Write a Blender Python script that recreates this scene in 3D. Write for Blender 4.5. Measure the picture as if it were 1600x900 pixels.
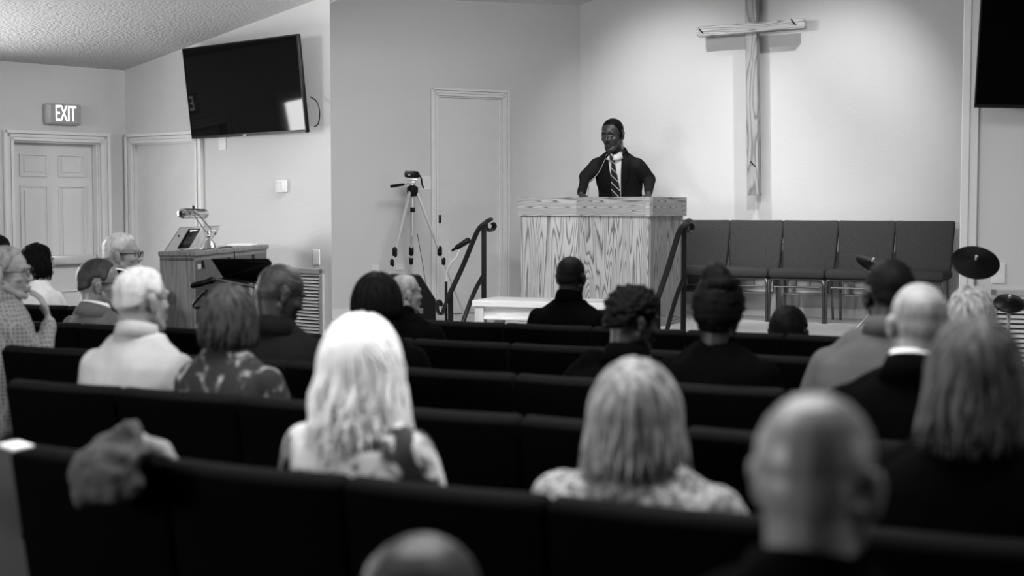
import bpy, bmesh, math, random
from mathutils import Vector, Matrix, Euler, noise

# ------------------------------------------------------------------ clear
for o in list(bpy.data.objects):
    bpy.data.objects.remove(o)
scene = bpy.context.scene
COL = scene.collection
R = math.radians
random.seed(7)

# ------------------------------------------------------------------ camera
CAMH = 1.5
PITCH = math.atan(126 / 2222)
cd = bpy.data.cameras.new('camera')
cam = bpy.data.objects.new('camera', cd)
COL.objects.link(cam)
cam.location = (0, 0, CAMH)
cam.rotation_euler = (math.pi / 2 - PITCH, 0, 0)
cd.sensor_width = 36
cd.lens = 36 * 2222 / 1600
cd.clip_start = 0.05
cd.dof.use_dof = True
cd.dof.focus_distance = 12.2
cd.dof.aperture_fstop = 1.9
scene.camera = cam

def ray(px, py):
    v = Vector(((px - 800) / 2222, 1.0, -(py - 450) / 2222))
    c, s = math.cos(-PITCH), math.sin(-PITCH)
    return Vector((v.x, v.y * c - v.z * s, v.y * s + v.z * c))

def at(px, py, d):
    """point on the sight line of pixel (px,py) at distance y=d"""
    v = ray(px, py)
    return Vector((0, 0, CAMH)) + v * (d / v.y)

# ------------------------------------------------------------------ world, exposure
w = bpy.data.worlds.new('world')
scene.world = w
w.use_nodes = True
w.node_tree.nodes['Background'].inputs[0].default_value = (1, 1, 1, 1)
w.node_tree.nodes['Background'].inputs[1].default_value = 0.03
scene.view_settings.view_transform = 'Standard'
scene.view_settings.look = 'None'
scene.view_settings.exposure = 0.0
scene.view_settings.gamma = 1.0
scene.view_settings.use_curve_mapping = False

def light(kind, name, loc, target, energy, **kw):
    d = bpy.data.lights.new(name, kind)
    d.energy = energy
    for k, v in kw.items():
        setattr(d, k, v)
    o = bpy.data.objects.new(name, d)
    COL.objects.link(o)
    o.location = loc
    o.rotation_euler = (Vector(target) - Vector(loc)).to_track_quat('-Z', 'Y').to_euler()
    return o

# daylight through the left windows
light('AREA', 'daylight_far', (-9.1, 0.6, 2.1), (0, 4.6, 1.0), 600, shape='RECTANGLE', size=3.0, size_y=1.4)
light('AREA', 'daylight_right', (7.6, 2.2, 2.2), (0, 4.0, 1.2), 90, shape='RECTANGLE', size=2.0, size_y=1.4)
# lamps in the ceiling before the stage wall
light('SPOT', 'stage_lamp_left', (0.75, 11.5, 4.0), (1.55, 13.4, 1.9), 215, spot_size=R(66), spot_blend=0.9, shadow_soft_size=0.05)
light('SPOT', 'stage_lamp_right', (2.75, 10.9, 4.2), (2.75, 12.9, 1.9), 240, spot_size=R(60), spot_blend=0.9, shadow_soft_size=0.05)
light('SPOT', 'stage_lamp_front', (1.6, 9.4, 4.0), (1.8, 12.3, 0.5), 330, spot_size=R(62), spot_blend=0.9, shadow_soft_size=0.1)
# unseen overhead fill lamps, added to brighten audience, table and door wall
light('AREA', 'fill_hall', (0.2, 3.9, 3.6), (0.2, 4.1, 0), 215, shape='RECTANGLE', size=3.0, size_y=2.5)
light('AREA', 'fill_middle', (0.4, 8.2, 3.4), (0.4, 8.0, 0), 70, shape='RECTANGLE', size=1.5, size_y=0.6)
light('AREA', 'fill_front', (-0.2, 9.3, 3.0), (-0.2, 11.8, 0.9), 70, shape='RECTANGLE', size=1.5, size_y=0.6)

# ------------------------------------------------------------------ materials
def nn(nt, t, x=0, **kw):
    n = nt.nodes.new(t)
    for k, v in kw.items():
        setattr(n, k, v)
    return n

def mat(name, v, rough=0.8, metal=0.0, spec=0.5, noise_amt=0.0, noise_scale=8.0, bump=0.0, bump_scale=80.0, sheen=0.0, stretch=None, bdist=0.01, coat=0.0):
    m = bpy.data.materials.new(name)
    m.use_nodes = True
    nt = m.node_tree
    b = nt.nodes['Principled BSDF']
    b.inputs['Roughness'].default_value = rough
    b.inputs['Metallic'].default_value = metal
    b.inputs['Specular IOR Level'].default_value = spec
    b.inputs['Sheen Weight'].default_value = sheen
    b.inputs['Coat Weight'].default_value = coat
    b.inputs['Base Color'].default_value = (v, v, v, 1)
    tc = nn(nt, 'ShaderNodeTexCoord')
    mp = nn(nt, 'ShaderNodeMapping')
    nt.links.new(tc.outputs['Object'], mp.inputs[0])
    if stretch:
        mp.inputs['Scale'].default_value = stretch
    if noise_amt == 0:
        noise_amt = 0.06
    n = nn(nt, 'ShaderNodeTexNoise')
    n.inputs['Scale'].default_value = noise_scale
    n.inputs['Detail'].default_value = 4
    nt.links.new(mp.outputs[0], n.inputs['Vector'])
    r = nn(nt, 'ShaderNodeMapRange')
    r.inputs[1].default_value = 0.3
    r.inputs[2].default_value = 0.7
    r.inputs[3].default_value = v * (1 - noise_amt)
    r.inputs[4].default_value = v * (1 + noise_amt)
    nt.links.new(n.outputs[0], r.inputs[0])
    nt.links.new(r.outputs[0], b.inputs['Base Color'])
    if bump:
        n2 = nn(nt, 'ShaderNodeTexNoise')
        n2.inputs['Scale'].default_value = bump_scale
        n2.inputs['Detail'].default_value = 3
        nt.links.new(mp.outputs[0], n2.inputs['Vector'])
        bp = nn(nt, 'ShaderNodeBump')
        bp.inputs['Strength'].default_value = bump
        bp.inputs['Distance'].default_value = bdist
        nt.links.new(n2.outputs[0], bp.inputs['Height'])
        nt.links.new(bp.outputs[0], b.inputs['Normal'])
    return m

def pattern_mat(name, lo, hi, scale, t0=0.45, t1=0.55, kind='noise', stretch=None, bump=0.3, detail=3):
    m = bpy.data.materials.new(name)
    m.use_nodes = True
    nt = m.node_tree
    b = nt.nodes['Principled BSDF']
    b.inputs['Roughness'].default_value = 0.85
    b.inputs['Specular IOR Level'].default_value = 0.2
    tc = nn(nt, 'ShaderNodeTexCoord')
    mp = nn(nt, 'ShaderNodeMapping')
    nt.links.new(tc.outputs['Object'], mp.inputs[0])
    if stretch:
        mp.inputs['Scale'].default_value = stretch
    if kind == 'noise':
        n = nn(nt, 'ShaderNodeTexNoise')
        n.inputs['Scale'].default_value = scale
        n.inputs['Detail'].default_value = detail
        n.inputs['Distortion'].default_value = 0.8
        nt.links.new(mp.outputs[0], n.inputs['Vector'])
        out = n.outputs[0]
    elif kind == 'check':
        sx = nn(nt, 'ShaderNodeSeparateXYZ')
        nt.links.new(mp.outputs[0], sx.inputs[0])
        outs = []
        for ax in (0, 1, 2):
            mm = nn(nt, 'ShaderNodeMath', operation='MULTIPLY'); mm.inputs[1].default_value = scale
            s = nn(nt, 'ShaderNodeMath', operation='SINE')
            nt.links.new(sx.outputs[ax], mm.inputs[0]); nt.links.new(mm.outputs[0], s.inputs[0])
            outs.append(s.outputs[0])
        a = nn(nt, 'ShaderNodeMath', operation='MAXIMUM'); nt.links.new(outs[0], a.inputs[0]); nt.links.new(outs[1], a.inputs[1])
        c = nn(nt, 'ShaderNodeMath', operation='MAXIMUM'); nt.links.new(a.outputs[0], c.inputs[0]); nt.links.new(outs[2], c.inputs[1])
        out = c.outputs[0]
    elif kind == 'voronoi':
        n = nn(nt, 'ShaderNodeTexVoronoi')
        n.inputs['Scale'].default_value = scale
        nt.links.new(mp.outputs[0], n.inputs['Vector'])
        out = n.outputs[0]
    r = nn(nt, 'ShaderNodeMapRange')
    r.interpolation_type = 'SMOOTHSTEP'
    r.inputs[1].default_value = t0
    r.inputs[2].default_value = t1
    r.inputs[3].default_value = lo
    r.inputs[4].default_value = hi
    nt.links.new(out, r.inputs[0])
    nt.links.new(r.outputs[0], b.inputs['Base Color'])
    if bump:
        bp = nn(nt, 'ShaderNodeBump')
        bp.inputs['Strength'].default_value = bump
        bp.inputs['Distance'].default_value = 0.004
        nt.links.new(out, bp.inputs['Height'])
        nt.links.new(bp.outputs[0], b.inputs['Normal'])
    return m

def oak(name, base, dark, along='z', bands=9.0, seed=0.0, freq=5.0, lowf=0.9, board=0.0):
    """oak veneer with cathedral grain: contour lines of a stretched noise"""
    m = bpy.data.materials.new(name)
    m.use_nodes = True
    nt = m.node_tree
    b = nt.nodes['Principled BSDF']
    b.inputs['Roughness'].default_value = 0.45
    b.inputs['Specular IOR Level'].default_value = 0.35
    tc = nn(nt, 'ShaderNodeTexCoord')
    mp = nn(nt, 'ShaderNodeMapping')
    nt.links.new(tc.outputs['Object'], mp.inputs[0])
    mp.inputs['Scale'].default_value = (freq, freq, lowf) if along == 'z' else (lowf, lowf, freq * 1.6)
    mp.inputs['Location'].default_value = (seed, seed * 1.7, seed * 0.3)
    n = nn(nt, 'ShaderNodeTexNoise')
    n.inputs['Scale'].default_value = 1.0
    n.inputs['Detail'].default_value = 1.2
    n.inputs['Roughness'].default_value = 0.35
    nt.links.new(mp.outputs[0], n.inputs['Vector'])
    mu = nn(nt, 'ShaderNodeMath', operation='MULTIPLY'); mu.inputs[1].default_value = bands * 2
    nt.links.new(n.outputs[0], mu.inputs[0])
    # ragged edges
    mp2 = nn(nt, 'ShaderNodeMapping')
    nt.links.new(tc.outputs['Object'], mp2.inputs[0])
    mp2.inputs['Scale'].default_value = (60, 60, 6) if along == 'z' else (6, 6, 90)
    n2 = nn(nt, 'ShaderNodeTexNoise'); n2.inputs['Scale'].default_value = 1.0; n2.inputs['Detail'].default_value = 3
    nt.links.new(mp2.outputs[0], n2.inputs['Vector'])
    ad = nn(nt, 'ShaderNodeMath', operation='MULTIPLY_ADD'); ad.inputs[1].default_value = 0.35
    nt.links.new(n2.outputs[0], ad.inputs[0]); nt.links.new(mu.outputs[0], ad.inputs[2])
    fr = nn(nt, 'ShaderNodeMath', operation='FRACT')
    nt.links.new(ad.outputs[0], fr.inputs[0])
    cr = nn(nt, 'ShaderNodeValToRGB')
    cr.color_ramp.elements[0].position = 0.0; cr.color_ramp.elements[0].color = (base, base, base, 1)
    cr.color_ramp.elements[1].position = 1.0; cr.color_ramp.elements[1].color = (base * .97, base * .97, base * .97, 1)
    e = cr.color_ramp.elements.new(0.50); e.color = (base * .9,) * 3 + (1,)
    e = cr.color_ramp.elements.new(0.80); e.color = (dark,) * 3 + (1,)
    e = cr.color_ramp.elements.new(0.95); e.color = (base * .9,) * 3 + (1,)
    nt.links.new(fr.outputs[0], cr.inputs[0])
    r2 = nn(nt, 'ShaderNodeMapRange')
    r2.inputs[1].default_value = 0.3; r2.inputs[2].default_value = 0.7; r2.inputs[3].default_value = 0.86; r2.inputs[4].default_value = 1.08
    nt.links.new(n2.outputs[0], r2.inputs[0])
    mx = nn(nt, 'ShaderNodeVectorMath', operation='SCALE')
    nt.links.new(cr.outputs[0], mx.inputs[0]); nt.links.new(r2.outputs[0], mx.inputs['Scale'])
    nt.links.new(mx.outputs[0], b.inputs['Base Color'])
    return m

def emit(name, strength):
    m = bpy.data.materials.new(name); m.use_nodes = True
    nt = m.node_tree
    b = nt.nodes['Principled BSDF']
    b.inputs['Base Color'].default_value = (.8, .8, .8, 1)
    b.inputs['Emission Color'].default_value = (1, 1, 1, 1)
    b.inputs['Emission Strength'].default_value = strength
    return m

M = {}
M['wall'] = mat('painted_wall', 0.55, 0.75, noise_amt=0.02, noise_scale=2, bump=0.35, bump_scale=55, bdist=0.004, spec=0.3)
M['ceiling'] = mat('popcorn_ceiling', 0.62, 0.95, noise_amt=0.08, noise_scale=60, bump=1.0, bump_scale=42, bdist=0.022, spec=0.1)
M['stage_ceiling'] = mat('smooth_ceiling', 0.6, 0.9, bump=0.3, bump_scale=60, spec=0.1)
M['trim'] = mat('white_gloss_trim', 0.66, 0.4, noise_amt=0.02)
M['door'] = mat('painted_door', 0.62, 0.45, noise_amt=0.02)
M['floor'] = mat('dark_carpet', 0.03, 0.95, noise_amt=0.3, noise_scale=120, bump=0.4, bump_scale=300, spec=0.1)
M['stage_carpet'] = mat('speckled_stage_carpet', 0.62, 0.95, noise_amt=0.35, noise_scale=140, bump=0.5, bump_scale=260, spec=0.1)
M['black_plastic'] = mat('black_plastic', 0.003, 0.4, spec=0.2)
M['screen'] = mat('glossy_screen', 0.001, 0.05, spec=0.13)
M['back_board'] = mat('black_vinyl', 0.0012, 0.8, spec=0.02)
M['silver'] = mat('brushed_silver', 0.6, 0.3, metal=0.5)
M['darkmetal'] = mat('dark_bronze_tube', 0.16, 0.28, metal=1.0)
M['iron'] = mat('black_wrought_iron', 0.006, 0.35, spec=0.35)
M['brass'] = mat('polished_brass', 0.8, 0.12, metal=1.0)
M['fabric'] = mat('dark_woven_fabric', 0.007, 0.9, noise_amt=0.3, noise_scale=220, bump=0.4, bump_scale=260, spec=0.05, bdist=0.003)
M['fabric_stage'] = mat('grey_woven_fabric', 0.046, 0.9, noise_amt=0.35, noise_scale=200, bump=0.4, bump_scale=240, spec=0.15, bdist=0.003)
M['oak'] = oak('oak_front', 0.50, 0.10, seed=3.1, bands=12, freq=7, lowf=0.8)
M['oak_l'] = oak('oak_left', 0.50, 0.11, seed=8.2, bands=12, freq=8, lowf=0.6)
M['oak_r_shaded'] = oak('oak_side_shaded', 0.42, 0.10, seed=14.4, bands=15, freq=9, lowf=0.4)  # darker copy of the oak: shade of the pulpit's right faces put into the colour
M['oak_h'] = oak('oak_rim', 0.42, 0.09, along='x', seed=21.0, bands=11, freq=9, lowf=1.0)
M['pine'] = oak('pale_pine', 0.74, 0.5, along='x', seed=5.0, bands=3, freq=3, lowf=0.5)
M['pine_v'] = oak('pale_pine_upright', 0.7, 0.5, along='z', seed=9.0, bands=3, freq=3, lowf=0.4)
M['cedar_v'] = oak('rough_cross_post', 0.30, 0.12, along='z', seed=2.0, bands=4, freq=8, lowf=1.2)
M['cedar_h'] = oak('rough_cross_beam', 0.44, 0.16, along='x', seed=6.0, bands=4, freq=9, lowf=1.5)
M['walnut'] = oak('organ_side_wood', 0.17, 0.10, along='z', seed=30.0, bands=6, freq=9, lowf=0.5)
M['walnut_d'] = mat('organ_front_wood', 0.055, 0.35, noise_amt=0.15, noise_scale=12, spec=0.4)
M['plate'] = mat('ivory_plate', 0.66, 0.4)
M['plate_d'] = mat('grey_lcd', 0.12, 0.3)
M['paper'] = mat('white_paper', 0.8, 0.7)
M['exit_case'] = mat('exit_sign_case', 0.4, 0.4)
M['exit_face'] = mat('exit_sign_face', 0.30, 0.4)
M['exit_text'] = emit('exit_letters_lit', 1.6)
M['sky_pane'] = emit('daylit_window_pane', 33.0)
M['wall_dark'] = mat('dark_rear_wall', 0.12, 0.9)  # unseen side and rear walls, coloured dark to cut bounced light
g = bpy.data.materials.new('clear_acrylic'); g.use_nodes = True
gb = g.node_tree.nodes['Principled BSDF']
gb.inputs['Transmission Weight'].default_value = 0.9; gb.inputs['Roughness'].default_value = 0.05
gb.inputs['IOR'].default_value = 1.2; gb.inputs['Base Color'].default_value = (.9, .9, .9, 1)
M['acrylic'] = g

# ------------------------------------------------------------------ mesh helpers
def finish(bm, name, material, parent=None, smooth=True, loc=None, angle=40):
    me = bpy.data.meshes.new(name)
    bmesh.ops.recalc_face_normals(bm, faces=bm.faces)
    bm.to_mesh(me); bm.free()
    if smooth:
        for p in me.polygons:
            p.use_smooth = True
        if angle:
            me.set_sharp_from_angle(angle=R(angle))
    mats = material if isinstance(material, (list, tuple)) else [material]
    for m_ in mats:
        me.materials.append(m_)
    o = bpy.data.objects.new(name, me)
    COL.objects.link(o)
    if parent is not None:
        o.parent = parent
    if loc is not None:
        o.location = loc
    return o

def add_box(bm, c, size, rot=None, bev=0.0, seg=2, mi=0):
    b = bmesh.new()
    bmesh.ops.create_cube(b, size=1.0)
    for v in b.verts:
        v.co = Vector((v.co.x * size[0], v.co.y * size[1], v.co.z * size[2]))
    if bev:
        bmesh.ops.bevel(b, geom=list(b.edges), offset=min(bev, min(size) * .49), segments=seg, affect='EDGES', profile=0.5)
    mt = Matrix.Translation(Vector(c)) @ ((rot if isinstance(rot, Matrix) else Euler(rot).to_matrix()).to_4x4() if rot is not None else Matrix())
    b.transform(mt)
    merge(bm, b, mi)

def merge(bm, b, mi=0):
    vm = {}
    for v in b.verts:
        vm[v] = bm.verts.new(v.co)
    for f in b.faces:
        try:
            nf = bm.faces.new([vm[v] for v in f.verts]); nf.material_index = mi
        except ValueError:
            pass
    b.free()

def smooth_path(pts, n=6):
    pts = [Vector(p) for p in pts]
    if len(pts) < 3 or n <= 1:
        return pts
    out = []
    P = [2 * pts[0] - pts[1]] + pts + [2 * pts[-1] - pts[-2]]
    for i in range(1, len(P) - 2):
        for k in range(n):
            t = k / n
            a, b, c, d = P[i - 1], P[i], P[i + 1], P[i + 2]
            out.append(0.5 * ((2 * b) + (c - a) * t + (2 * a - 5 * b + 4 * c - d) * t * t + (3 * b - a - 3 * c + d) * t ** 3))
    out.append(pts[-1])
    return out

def add_tube(bm, pts, r, seg=8, n=1, flat=1.0, mi=0, up0=None):
    pts = smooth_path(pts, n)
    N = len(pts)
    rr = r if isinstance(r, (list, tuple)) else [r] * N
    if len(rr) != N:
        src = list(rr)
        rr = []
        for i in range(N):
            f = i / (N - 1) * (len(src) - 1); a = int(min(f, len(src) - 2)); rr.append(src[a] + (src[a + 1] - src[a]) * (f - a))
    t0 = (pts[1] - pts[0]).normalized()
    up = Vector(up0) if up0 is not None else (Vector((0, 0, 1)) if abs(t0.z) < .9 else Vector((0, 1, 0)))
    up = (up - up.dot(t0) * t0).normalized()
    rings = []
    for i, p in enumerate(pts):
        t = (pts[min(i + 1, N - 1)] - pts[max(i - 1, 0)])
        t = t.normalized() if t.length > 1e-9 else t0
        up = up - up.dot(t) * t
        up = up.normalized() if up.length > 1e-6 else t.orthogonal().normalized()
        s = t.cross(up)
        rings.append([bm.verts.new(p + (up * math.cos(a) * flat + s * math.sin(a)) * rr[i]) for a in [2 * math.pi * k / seg for k in range(seg)]])
    for i in range(N - 1):
        for k in range(seg):
            f = bm.faces.new((rings[i][k], rings[i][(k + 1) % seg], rings[i + 1][(k + 1) % seg], rings[i + 1][k])); f.material_index = mi
    for rg in (rings[0][::-1], rings[-1]):
        f = bm.faces.new(rg); f.material_index = mi

def add_lathe(bm, prof, c=(0, 0, 0), seg=24, rot=None, mi=0):
    c = Vector(c)
    rm = rot if isinstance(rot, Matrix) else (Euler(rot).to_matrix() if rot is not None else Matrix.Identity(3))
    rings = []
    for (r, z) in prof:
        if r < 1e-6:
            rings.append([bm.verts.new(c + rm @ Vector((0, 0, z)))])
        else:
            rings.append([bm.verts.new(c + rm @ Vector((r * math.cos(2 * math.pi * k / seg), r * math.sin(2 * math.pi * k / seg), z))) for k in range(seg)])
    for a, b in zip(rings[:-1], rings[1:]):
        for k in range(seg):
            k2 = (k + 1) % seg
            if len(a) == 1 and len(b) == 1:
                continue
            if len(a) == 1:
                vs = (a[0], b[k2], b[k])
            elif len(b) == 1:
                vs = (a[k], a[k2], b[0])
            else:
                vs = (a[k], a[k2], b[k2], b[k])
            f = bm.faces.new(vs); f.material_index = mi
    for rg in (rings[0], rings[-1]):
        if len(rg) > 1:
            try:
                bm.faces.new(rg).material_index = mi
            except ValueError:
                pass

def add_prism(bm, poly, z0, z1, mi=0, T=None):
    """poly: list of (x,y); extruded z0..z1; z1 may be a function"""
    T = T or Matrix()
    zt = z1 if callable(z1) else (lambda x, y: z1)
    lo = [bm.verts.new(T @ Vector((x, y, z0))) for x, y in poly]
    hi = [bm.verts.new(T @ Vector((x, y, zt(x, y)))) for x, y in poly]
    n = len(poly)
    fs = [bm.faces.new(lo[::-1]), bm.faces.new(hi)]
    for i in range(n):
        fs.append(bm.faces.new((lo[i], lo[(i + 1) % n], hi[(i + 1) % n], hi[i])))
    for f in fs:
        f.material_index = mi

def add_ell(bm, c, r, rot=None, u=16, v=10, mi=0):
    prof = [(math.sin(math.pi * k / v), -math.cos(math.pi * k / v)) for k in range(v + 1)]
    b = bmesh.new()
    add_lathe(b, prof, seg=u)
    rm = (rot if isinstance(rot, Matrix) else Euler(rot).to_matrix()) if rot is not None else Matrix.Identity(3)
    for q in b.verts:
        q.co = Vector(c) + rm @ Vector((q.co.x * r[0], q.co.y * r[1], q.co.z * r[2]))
    merge(bm, b, mi)

def add_cap(bm, p0, p1, r0, r1, seg=12):
    """tapered capsule"""
    p0, p1 = Vector(p0), Vector(p1)
    L = (p1 - p0).length
    q = (p1 - p0).to_track_quat('Z', 'Y').to_matrix() if L > 1e-6 else Matrix.Identity(3)
    prof = [(r0 * math.sin(a), -r0 * math.cos(a)) for a in [math.pi / 2 * k / 4 for k in range(5)]]
    prof += [(r1 * math.sin(a), L - r1 * math.cos(a)) for a in [math.pi / 2 + math.pi / 2 * k / 4 for k in range(5)]]
    prof[0] = (0, -r0); prof[-1] = (0, L + r1)
    add_lathe(bm, prof, c=p0, seg=seg, rot=q)

def add_loft(bm, rings, seg=24):
    """rings: (centre, half x, half y, matrix3)"""
    R_ = []
    for (c, a, b, m3) in rings:
        R_.append([bm.verts.new(Vector(c) + m3 @ Vector((a * math.copysign(abs(math.cos(t)) ** .85, math.cos(t)), b * math.copysign(abs(math.sin(t)) ** .9, math.sin(t)), 0))) for t in [2 * math.pi * k / seg for k in range(seg)]])
    for A, B in zip(R_[:-1], R_[1:]):
        for k in range(seg):
            bm.faces.new((A[k], A[(k + 1) % seg], B[(k + 1) % seg], B[k]))
    bm.faces.new(R_[0][::-1]); bm.faces.new(R_[-1])

def remesh(bm, name, material, parent, voxel, smooth_it=3, disp=None):
    me = bpy.data.meshes.new('tmp'); bm.to_mesh(me); bm.free()
    o = bpy.data.objects.new('tmp', me); COL.objects.link(o)
    md = o.modifiers.new('r', 'REMESH'); md.mode = 'VOXEL'; md.voxel_size = voxel; md.use_smooth_shade = True
    if smooth_it:
        s = o.modifiers.new('s', 'SMOOTH'); s.factor = 0.5; s.iterations = smooth_it
    dg = bpy.context.evaluated_depsgraph_get()
    nm = bpy.data.meshes.new_from_object(o.evaluated_get(dg), depsgraph=dg)
    bpy.data.objects.remove(o); bpy.data.meshes.remove(me)
    nm.name = name
    if disp:
        nm.update()
        cos = [v.co + v.normal * disp(v.co) for v in nm.vertices]
        for v, c in zip(nm.vertices, cos):
            v.co = c
    nm.materials.clear(); nm.materials.append(material)
    for p in nm.polygons:
        p.use_smooth = True
    r = bpy.data.objects.new(name, nm); COL.objects.link(r); r.parent = parent
    return r

def thing(name, label, cat, loc=(0, 0, 0), rz=0.0, group=None):
    o = bpy.data.objects.new(name, None); COL.objects.link(o)
    o.empty_display_size = 0.1
    o.location = loc; o.rotation_euler = (0, 0, rz)
    o['label'] = label; o['category'] = cat
    if group:
        o['group'] = group
    return o

def tag(o, label, cat, group=None):
    o['label'] = label; o['category'] = cat
    if group:
        o['group'] = group
    return o

def struct(o):
    o['kind'] = 'structure'
    return o

def dup(root, loc, rz, label=None, group=None):
    r = root.copy(); COL.objects.link(r); r.location = loc; r.rotation_euler = (0, 0, rz)
    if label:
        r['label'] = label
    if group:
        r['group'] = group
    for ch in list(root.children):
        c = ch.copy(); COL.objects.link(c); c.parent = r
        for g_ in list(ch.children):
            d = g_.copy(); COL.objects.link(d); d.parent = c
    return r

def frame(origin, xdir):
    """matrix: local x along xdir (horizontal), y = up-facing perpendicular, z up"""
    x = Vector((xdir[0], xdir[1], 0)).normalized()
    y = Vector((-x.y, x.x, 0))
    m = Matrix.Identity(4)
    m.col[0][:3] = x; m.col[1][:3] = y; m.col[2][:3] = (0, 0, 1); m.col[3][:3] = Vector(origin)
    return m

def hit(p0, d, px):
    """parameter t where the plan line p0+d t meets the vertical plane of pixel column px"""
    k = (px - 800) / 2222
    return (k * p0[1] - p0[0]) / (d[0] - k * d[1])

# ------------------------------------------------------------------ room plan
P_A = (-3.26, 12.04); D_A = (-.707, -.707)           # exit wall, running away from the corner to the left
D_B = (.793, -.609)                                   # wall with the television
P_D = (-.39, 13.38); D_D = (.8816, .472)              # stage wall with a door
P_S = (.66, 13.94); D_S = (.9, -.435)                 # wall with the cross
P_C = (2.93, 9.3); D_C = (.96, -.28)
STAGE = 0.5

def wall(name, p0, d, L, h, openings=(), thick=0.12, t_start=0.0, mitre=0.0):
    """wall face on the line p0+d t; thickness lies behind it (left of d)"""
    bm = bmesh.new()
    F = frame((p0[0], p0[1], 0), d)
    def blk(t0, t1, z0, z1):
        if t1 - t0 < 1e-4 or z1 - z0 < 1e-4:
            return
        b = bmesh.new()
        add_box(b, ((t0 + t1) / 2, thick / 2, (z0 + z1) / 2), (t1 - t0, thick, z1 - z0))
        b.transform(F); merge(bm, b)
    cur = t_start
    for (a, b_, z0, z1) in sorted(openings):
        blk(cur, a, 0, h); blk(a, b_, 0, z0); blk(a, b_, z1, h); cur = b_
    blk(cur, L, 0, h)
    if mitre:
        Fi = F.inverted()
        for v in bm.verts:
            q = Fi @ v.co
            if q.x > L - .001 and q.y > thick - .001:
                v.co = F @ Vector((q.x - mitre, q.y, q.z))
    return struct(finish(bm, name, M['wall_dark' if name in ('wall_rear', 'wall_side_left', 'wall_side_right') else 'wall'], smooth=False))

def casing(bm, t0, t1, z0, z1, w=0.10, n=3):
    """moulded door casing around an opening (local x along wall, -y towards room)"""
    for k in range(n):
        a = w * (1 - k / n); dpt = 0.014 + 0.009 * (n - 1 - k) if k else 0.034
        ww = w / n
        o = a
        dy = -(0.034, 0.020, 0.027)[k % 3] / 2
        th = -2 * dy
        add_box(bm, (t0 - o + ww / 2, dy, (z0 + z1 + o) / 2), (ww - .002, th, z1 + o - z0), bev=0.003)
        add_box(bm, (t1 + o - ww / 2, dy, (z0 + z1 + o) / 2), (ww - .002, th, z1 + o - z0), bev=0.003)
        add_box(bm, ((t0 + t1) / 2, dy, z1 + o - ww / 2), (t1 - t0 + 2 * o, th, ww - .002), bev=0.003)

def door(name, p0, d, t0, t1, z0, z1, recess=0.05, panels=False, casing_w=0.1):
    F = frame((p0[0], p0[1], 0), d)
    root = bpy.data.objects.new(name, None); COL.objects.link(root); root.matrix_world = F; struct(root)
    bm = bmesh.new()
    if panels:
        W = t1 - t0; cx = [(t0 + W * .28), (t0 + W * .72)]
        pw = W * .30
        add_box(bm, ((t0 + t1) / 2, recess + .025, (z0 + z1) / 2), (W - .01, .03, z1 - z0 - .005))
        rows = [(z1 - .19, .16), (z1 - .62, .56), (z0 + .50, .62)]
        for x in cx:
            for (zc, ph) in [(z1 - .19, .17), (z1 - .67, .62), (z0 + .48, .66)]:
                # raised moulding ring and field
                for sx in (-1, 1):
                    add_box(bm, (x + sx * pw / 2, recess + .006, zc), (.014, .014, ph), bev=.004)
                for sz in (-1, 1):
                    add_box(bm, (x, recess + .006, zc + sz * ph / 2), (pw + .014, .014, .014), bev=.004)
                add_box(bm, (x, recess + .008, zc), (pw - .06, .012, ph - .06), bev=.005)
    else:
        add_box(bm, ((t0 + t1) / 2, recess + .02, (z0 + z1) / 2), (t1 - t0 - .01, .04, z1 - z0 - .005), bev=.003)
    finish(bm, 'door_leaf', M['door'], root, smooth=False)
    bm = bmesh.new(); casing(bm, t0, t1, z0, z1, w=casing_w)
    # jamb lining
    add_box(bm, (t0 + .004, .05, (z0 + z1) / 2), (.012, .1, z1 - z0))
    add_box(bm, (t1 - .004, .05, (z0 + z1) / 2), (.012, .1, z1 - z0))
    add_box(bm, ((t0 + t1) / 2, .05, z1 - .004), (t1 - t0, .1, .012))
    add_box(bm, (t1 - .016, .012 + recess / 2, (z0 + z1) / 2), (.014, recess - .01, z1 - z0))
    finish(bm, 'door_casing', M['trim'], root, smooth=False)
    return root

# floor
bm = bmesh.new()
add_prism(bm, [(-9, -4), (8, -4), (8, 15), (-9, 15)], -0.1, 0.0)
struct(finish(bm, 'floor', M['floor'], smooth=False))

# stage platform (carpeted), its front edge parallel with the rows, with a low wing before the television wall
EDGE = (-.24, 11.87)
e0 = (EDGE[0] - .9 * .25, EDGE[1] + .435 * .25)
e1 = (EDGE[0] + .9 * 4.2, EDGE[1] - .435 * 4.2)
bm = bmesh.new()
add_prism(bm, [e0, e1, (4.4, 9.9), (4.4, 12.5), (.66, 14.1), (-2.0, 12.8), (-1.5, 10.72), (-1.52, 9.75), (-.72, 9.75)][::1], 0.0, STAGE)
struct(finish(bm, 'floor_stage', M['stage_carpet'], smooth=False))
bm = bmesh.new()
F = frame((EDGE[0], EDGE[1], 0), (.9, -.435))
b = bmesh.new(); add_box(b, (.88, -.125, .125), (1.9, .25, .25), bev=.012); b.transform(F); merge(bm, b)
struct(finish(bm, 'trim_step', M['stage_carpet'], smooth=False))

# wall A : runs from the corner to the left and towards the camera; door with EXIT sign.
tA = lambda px: hit(P_A, D_A, px)
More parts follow.
